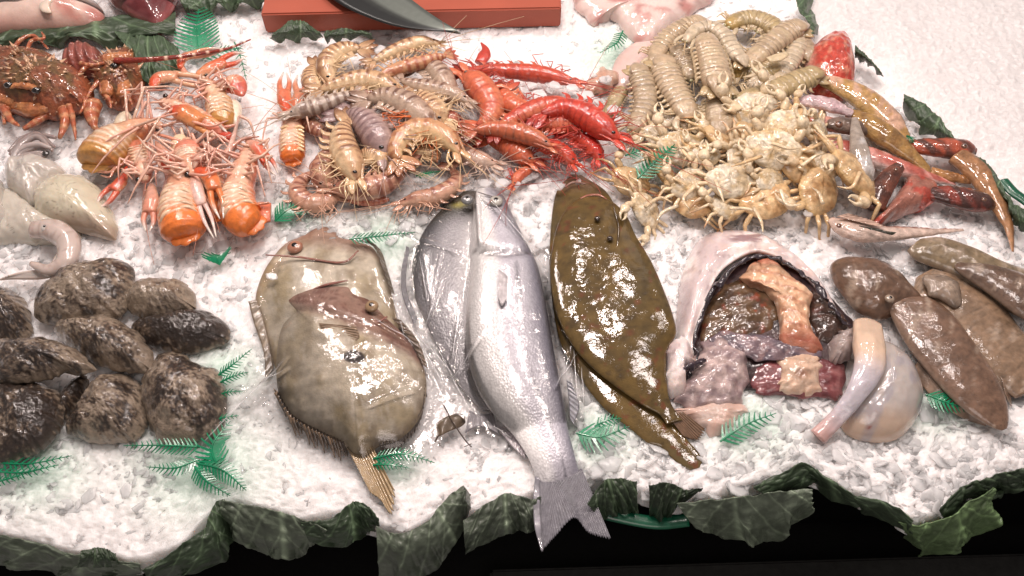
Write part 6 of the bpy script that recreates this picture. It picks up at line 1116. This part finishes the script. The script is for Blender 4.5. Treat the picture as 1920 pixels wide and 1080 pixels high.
for i_, a_ in enumerate(CR):
    c_ = crab(*a_[:4], a_[4] + R.uniform(-.7, .7), a_[5]*R.uniform(1.2, 1.5), a_[6], tilt=a_[7]*R.uniform(.9, 1.7), az=a_[8] + R.uniform(-.5, .5))
    for k in range(1):
        an = R.uniform(0, 6.3); x, y = a_[1] + R.uniform(-26, 26), a_[2] + R.uniform(-16, 16); l_ = R.uniform(18, 40); x1, y1 = x + math.cos(an)*l_, y + math.sin(an)*l_*.8; a2 = an + R.uniform(-1.3, 1.3)
        V, F, t, *_ = tpx([(x, y), (x1, y1), (x1 + math.cos(a2)*l_*.7, y1 + math.sin(a2)*l_*.6)], [8, 7, 2], a_[3] + .022 + .01*R.rand(), 14, 8, .7); c_.add('leg', V, F, flatc(V, mix(S(250, 232, 196), S(226, 184, 124), np.array(R.rand()))), M_CRAB)
for k, (x, y) in enumerate([(1250, 262), (1226, 300)]): pass

# ice flakes thrown over the heaps
def loose(spots, seed):
    r_ = np.random.RandomState(seed); Vs, Fs = [], []; o = 0
    for x, y, z, s in spots:
        ns = 7; a = np.sort(r_.uniform(0, .5, ns)) + np.linspace(0, 2*math.pi, ns, endpoint=False); rad = s*pxs(x, y, z)*r_.uniform(.75, 1.1, ns)/2; h = rad.mean()*.2; P = np.stack([np.cos(a)*rad, np.sin(a)*rad*.8], -1)
        Q = np.concatenate([np.c_[P*.85, np.full(ns, -h)], np.c_[P, np.zeros(ns)], np.c_[P*.82, np.full(ns, h)]]); th = r_.normal(0, .3); c, s_ = math.cos(th), math.sin(th); Q = Q @ np.array([[c, 0, s_], [0, 1, 0], [-s_, 0, c]]); Q += W(x, y, z) + [0, 0, z*0]; Vs.append(Q)
        for i in range(2):
            for j in range(ns): q = (j + 1) % ns; Fs.append([o + i*ns + j, o + i*ns + q, o + (i + 1)*ns + q, o + (i + 1)*ns + j])
        Fs.append([o + 2*ns + j for j in range(ns)]); Fs.append([o + j for j in range(ns)][::-1]); o += len(Q)
    return np.concatenate(Vs), Fs
sp_l = [(930, 150, .024, 34), (945, 160, .02, 30), (965, 158, .024, 36), (985, 172, .022, 30), (1010, 178, .024, 40), (1040, 160, .026, 28), (1072, 165, .026, 30), (1100, 180, .022, 36), (1120, 190, .02, 30), (690, 85, .02, 30), (710, 92, .022, 28), (1150, 205, .02, 34), (1160, 225, .02, 30), (1135, 150, .02, 28), (870, 150, .02, 24), (320, 178, .02, 30), (510, 518, .02, 26), (900, 300, .02, 26), (1050, 350, .02, 24), (1020, 345, .016, 30), (1000, 352, .016, 26), (1515, 400, .02, 24)]
for _ in range(46): sp_l.append((R.uniform(900, 1150), R.uniform(140, 210), .012 + .01*R.rand(), R.uniform(18, 32))) if R.rand() < .5 else sp_l.append((R.uniform(820, 1100), R.uniform(290, 350), .010, R.uniform(16, 34)))
V, F = loose(sp_l, 4); solo('scattered_ice', 'thin ice flakes scattered over the prawns', 'ice', (0, 0, 0), V, F, flatc(V, ICEC), M_CHIP2, kind='stuff', smoothed=False)

# ------------------------------------------------------------------ dry leaf with twig
th = Thing('dry_leaf', 'small dry brown leaf with a twig on the ice between john dory and sea bass', 'dry leaf', W(845, 797))
V, F, UV, U, f = sheet([(822, 816), (820, 795), (838, 780), (860, 778), (872, 790)], [(824, 818), (835, 812), (850, 806), (864, 800), (872, 792)], .014, .012, 24, 8, lambda U, f, UV: .002*np.sin(U*9 + f*4))
th.add('blade', V, F, mix(flatc(V, S(120, 104, 84)), flatc(V, S(90, 74, 58)), fbm(UV[:, 0]/5, UV[:, 1]/5, 3)), mat('dead_leaf', rough=.5, coat=.3, bump=.3, bscale=200, mott=.3), solid=.0006)
for pts, w in (([(832, 760), (848, 790), (872, 825), (884, 838)], 2.6), ([(850, 776), (868, 778), (872, 792)], 2.0), ([(822, 816), (816, 828)], 4), ([(870, 838), (884, 832)], 1.8)):
    V, F, *_ = tpx(pts, w, .016, 20, 6); th.add('twig', V, F, flatc(V, S(76, 60, 48)), mat('twig_bark', rough=.6, coat=.1, mott=.2))

# ------------------------------------------------------------------ clear film draped over the fish
bpy.context.view_layer.update()
def drape(label, outline, wrinkles, seed, base=.006, nx=150, ny=190, off=.0022):
    O = np.array(outline, float); x0, y0 = O.min(0); x1, y1 = O.max(0)
    gx, gy = np.meshgrid(np.linspace(x0, x1, nx), np.linspace(y0, y1, ny)); P = W(gx, gy, 0.02); Z = np.full(gx.shape, base)
    for VV, FF in (BREAM, (BASS_V, BASS_F)) if 'bass' in label else (D1, D2):
        bv = BVHTree.FromPolygons([Vector(v) for v in VV], [list(map(int, f)) for f in FF])
        for i in range(0, ny, 2):
            for j in range(0, nx, 2):
                h = bv.ray_cast(Vector((P[i, j, 0], P[i, j, 1], .3)), Vector((0, 0, -1)))
                if h[0] is not None: Z[i:i+2, j:j+2] = np.maximum(Z[i:i+2, j:j+2], h[0].z)
    Zm = Z.copy()
    for _ in range(26):
        q = np.pad(Z, 1, mode='edge'); Z = np.maximum((q[:-2, 1:-1] + q[2:, 1:-1] + q[1:-1, :-2] + q[1:-1, 2:])/4, Zm)
    for _ in range(3): q = np.pad(Z, 1, mode='edge'); Z = (q[:-2, 1:-1] + q[2:, 1:-1] + q[1:-1, :-2] + q[1:-1, 2:])/4
    Z += off + .0016*np.abs(fbm(gx/30, gy/50, seed, 3) - .5)
    for a, b, hh in wrinkles:
        a, b = np.array(a, float), np.array(b, float); d = b - a; L2 = d @ d; t = np.clip(((gx - a[0])*d[0] + (gy - a[1])*d[1])/L2, 0, 1); dist = np.hypot(gx - a[0] - t*d[0], gy - a[1] - t*d[1]) + 1.5*(fbm(t*6, t*0 + hh, seed) - .5)
        Z += hh*np.exp(-(dist/3.0)**2)*np.sin(np.clip(t, .02, .98)*math.pi)**.5
    P[..., 2] = Z
    # inside test against a smoothed outline
    C_ = cr(outline, 160, True); xi, yi = C_[:, 0], C_[:, 1]; xj, yj = np.roll(xi, 1), np.roll(yi, 1); inside = np.zeros(gx.shape, bool)
    for k in range(160):
        cnd = ((yi[k] > gy) != (yj[k] > gy)); xx = (xj[k] - xi[k])*(gy - yi[k])/(yj[k] - yi[k] + 1e-9) + xi[k]; inside ^= cnd & (gx < xx)
    F = [[i*nx + j, i*nx + j + 1, (i + 1)*nx + j + 1, (i + 1)*nx + j] for i in range(ny - 1) for j in range(nx - 1) if inside[i, j] and inside[i+1, j] and inside[i, j+1] and inside[i+1, j+1]]
    used = np.unique(np.array(F).ravel()); mp = -np.ones(nx*ny, int); mp[used] = np.arange(len(used)); V = P.reshape(-1, 3)[used]; F = mp[np.array(F)].tolist()
    th = Thing('cling_film', label, 'plastic film', V.mean(0), 'clear film over the whole fish'); th.add('film', V, F, flatc(V, np.ones(3)), M_FILM)
    fm = mat('film_fold', rough=.08, alpha=.28, coat=1, spec=1, mott=0, bump=0)
    for a, b, hh in [w_ for w_ in wrinkles if w_[2] > .0035]:      # gathered folds of the film, thin rolled ridges that catch the light
        n = 26; t = np.linspace(0, 1, n); q = np.array(a)[None]*(1 - t)[:, None] + np.array(b)[None]*t[:, None]; q = q + 7*(np.stack([fbm(t*3, t*0 + hh*999 + a[0]), fbm(t*3, t*0 + a[1])], -1) - .5)
        jx = np.clip(((q[:, 0] - x0)/(x1 - x0)*(nx - 1)).astype(int), 0, nx - 1); iy = np.clip(((q[:, 1] - y0)/(y1 - y0)*(ny - 1)).astype(int), 0, ny - 1)
        C = W(q[:, 0], q[:, 1], .02); C[:, 2] = Z[iy, jx]; C[:, 2] = np.convolve(np.pad(C[:, 2], 2, mode='edge'), np.ones(5)/5, 'valid') + .0006
        Vv, Ff, *_ = tube3(C, .0011*np.sin(np.clip(t, .03, .97)*math.pi)**.6*(.3 + 50*hh), 8, .6); th.add('fold', Vv, Ff, flatc(Vv, np.array([.9, .9, .9])), fm)
drape('clear film stretched over the head and flank of the sea bass and the bream', [(770, 420), (830, 372), (890, 345), (940, 350), (985, 420), (1045, 480), (1065, 600), (1095, 700), (1098, 770), (1060, 790), (1000, 800), (950, 812), (880, 800), (830, 740), (770, 640), (756, 540)],
      [((893, 355), (900, 460), .004), ((893, 357), (1040, 520), .005), ((905, 372), (985, 440), .003), ((862, 560), (845, 680), .005), ((790, 620), (830, 520), .004), ((1075, 640), (1085, 770), .006), ((1040, 730), (1085, 650), .004), ((785, 470), (800, 560), .004), ((830, 460), (800, 600), .003), ((815, 640), (880, 760), .004), ((1090, 680), (1095, 760), .006), ((920, 790), (960, 820), .004), ((770, 430), (860, 470), .003), ((850, 700), (900, 640), .004)], 3)
drape('clear film stretched over the two john dories', [(500, 500), (560, 440), (640, 430), (720, 470), (770, 560), (830, 620), (860, 690), (850, 770), (820, 830), (740, 872), (660, 868), (560, 830), (480, 770), (430, 750), (380, 815), (395, 780), (460, 700), (500, 620), (480, 560)],
      [((372, 826), (520, 690), .008), ((390, 800), (540, 670), .006), ((440, 735), (540, 690), .004), ((790, 640), (830, 720), .006), ((770, 600), (850, 700), .006), ((700, 600), (790, 650), .005), ((740, 560), (760, 640), .004), ((690, 770), (780, 730), .003)], 9)
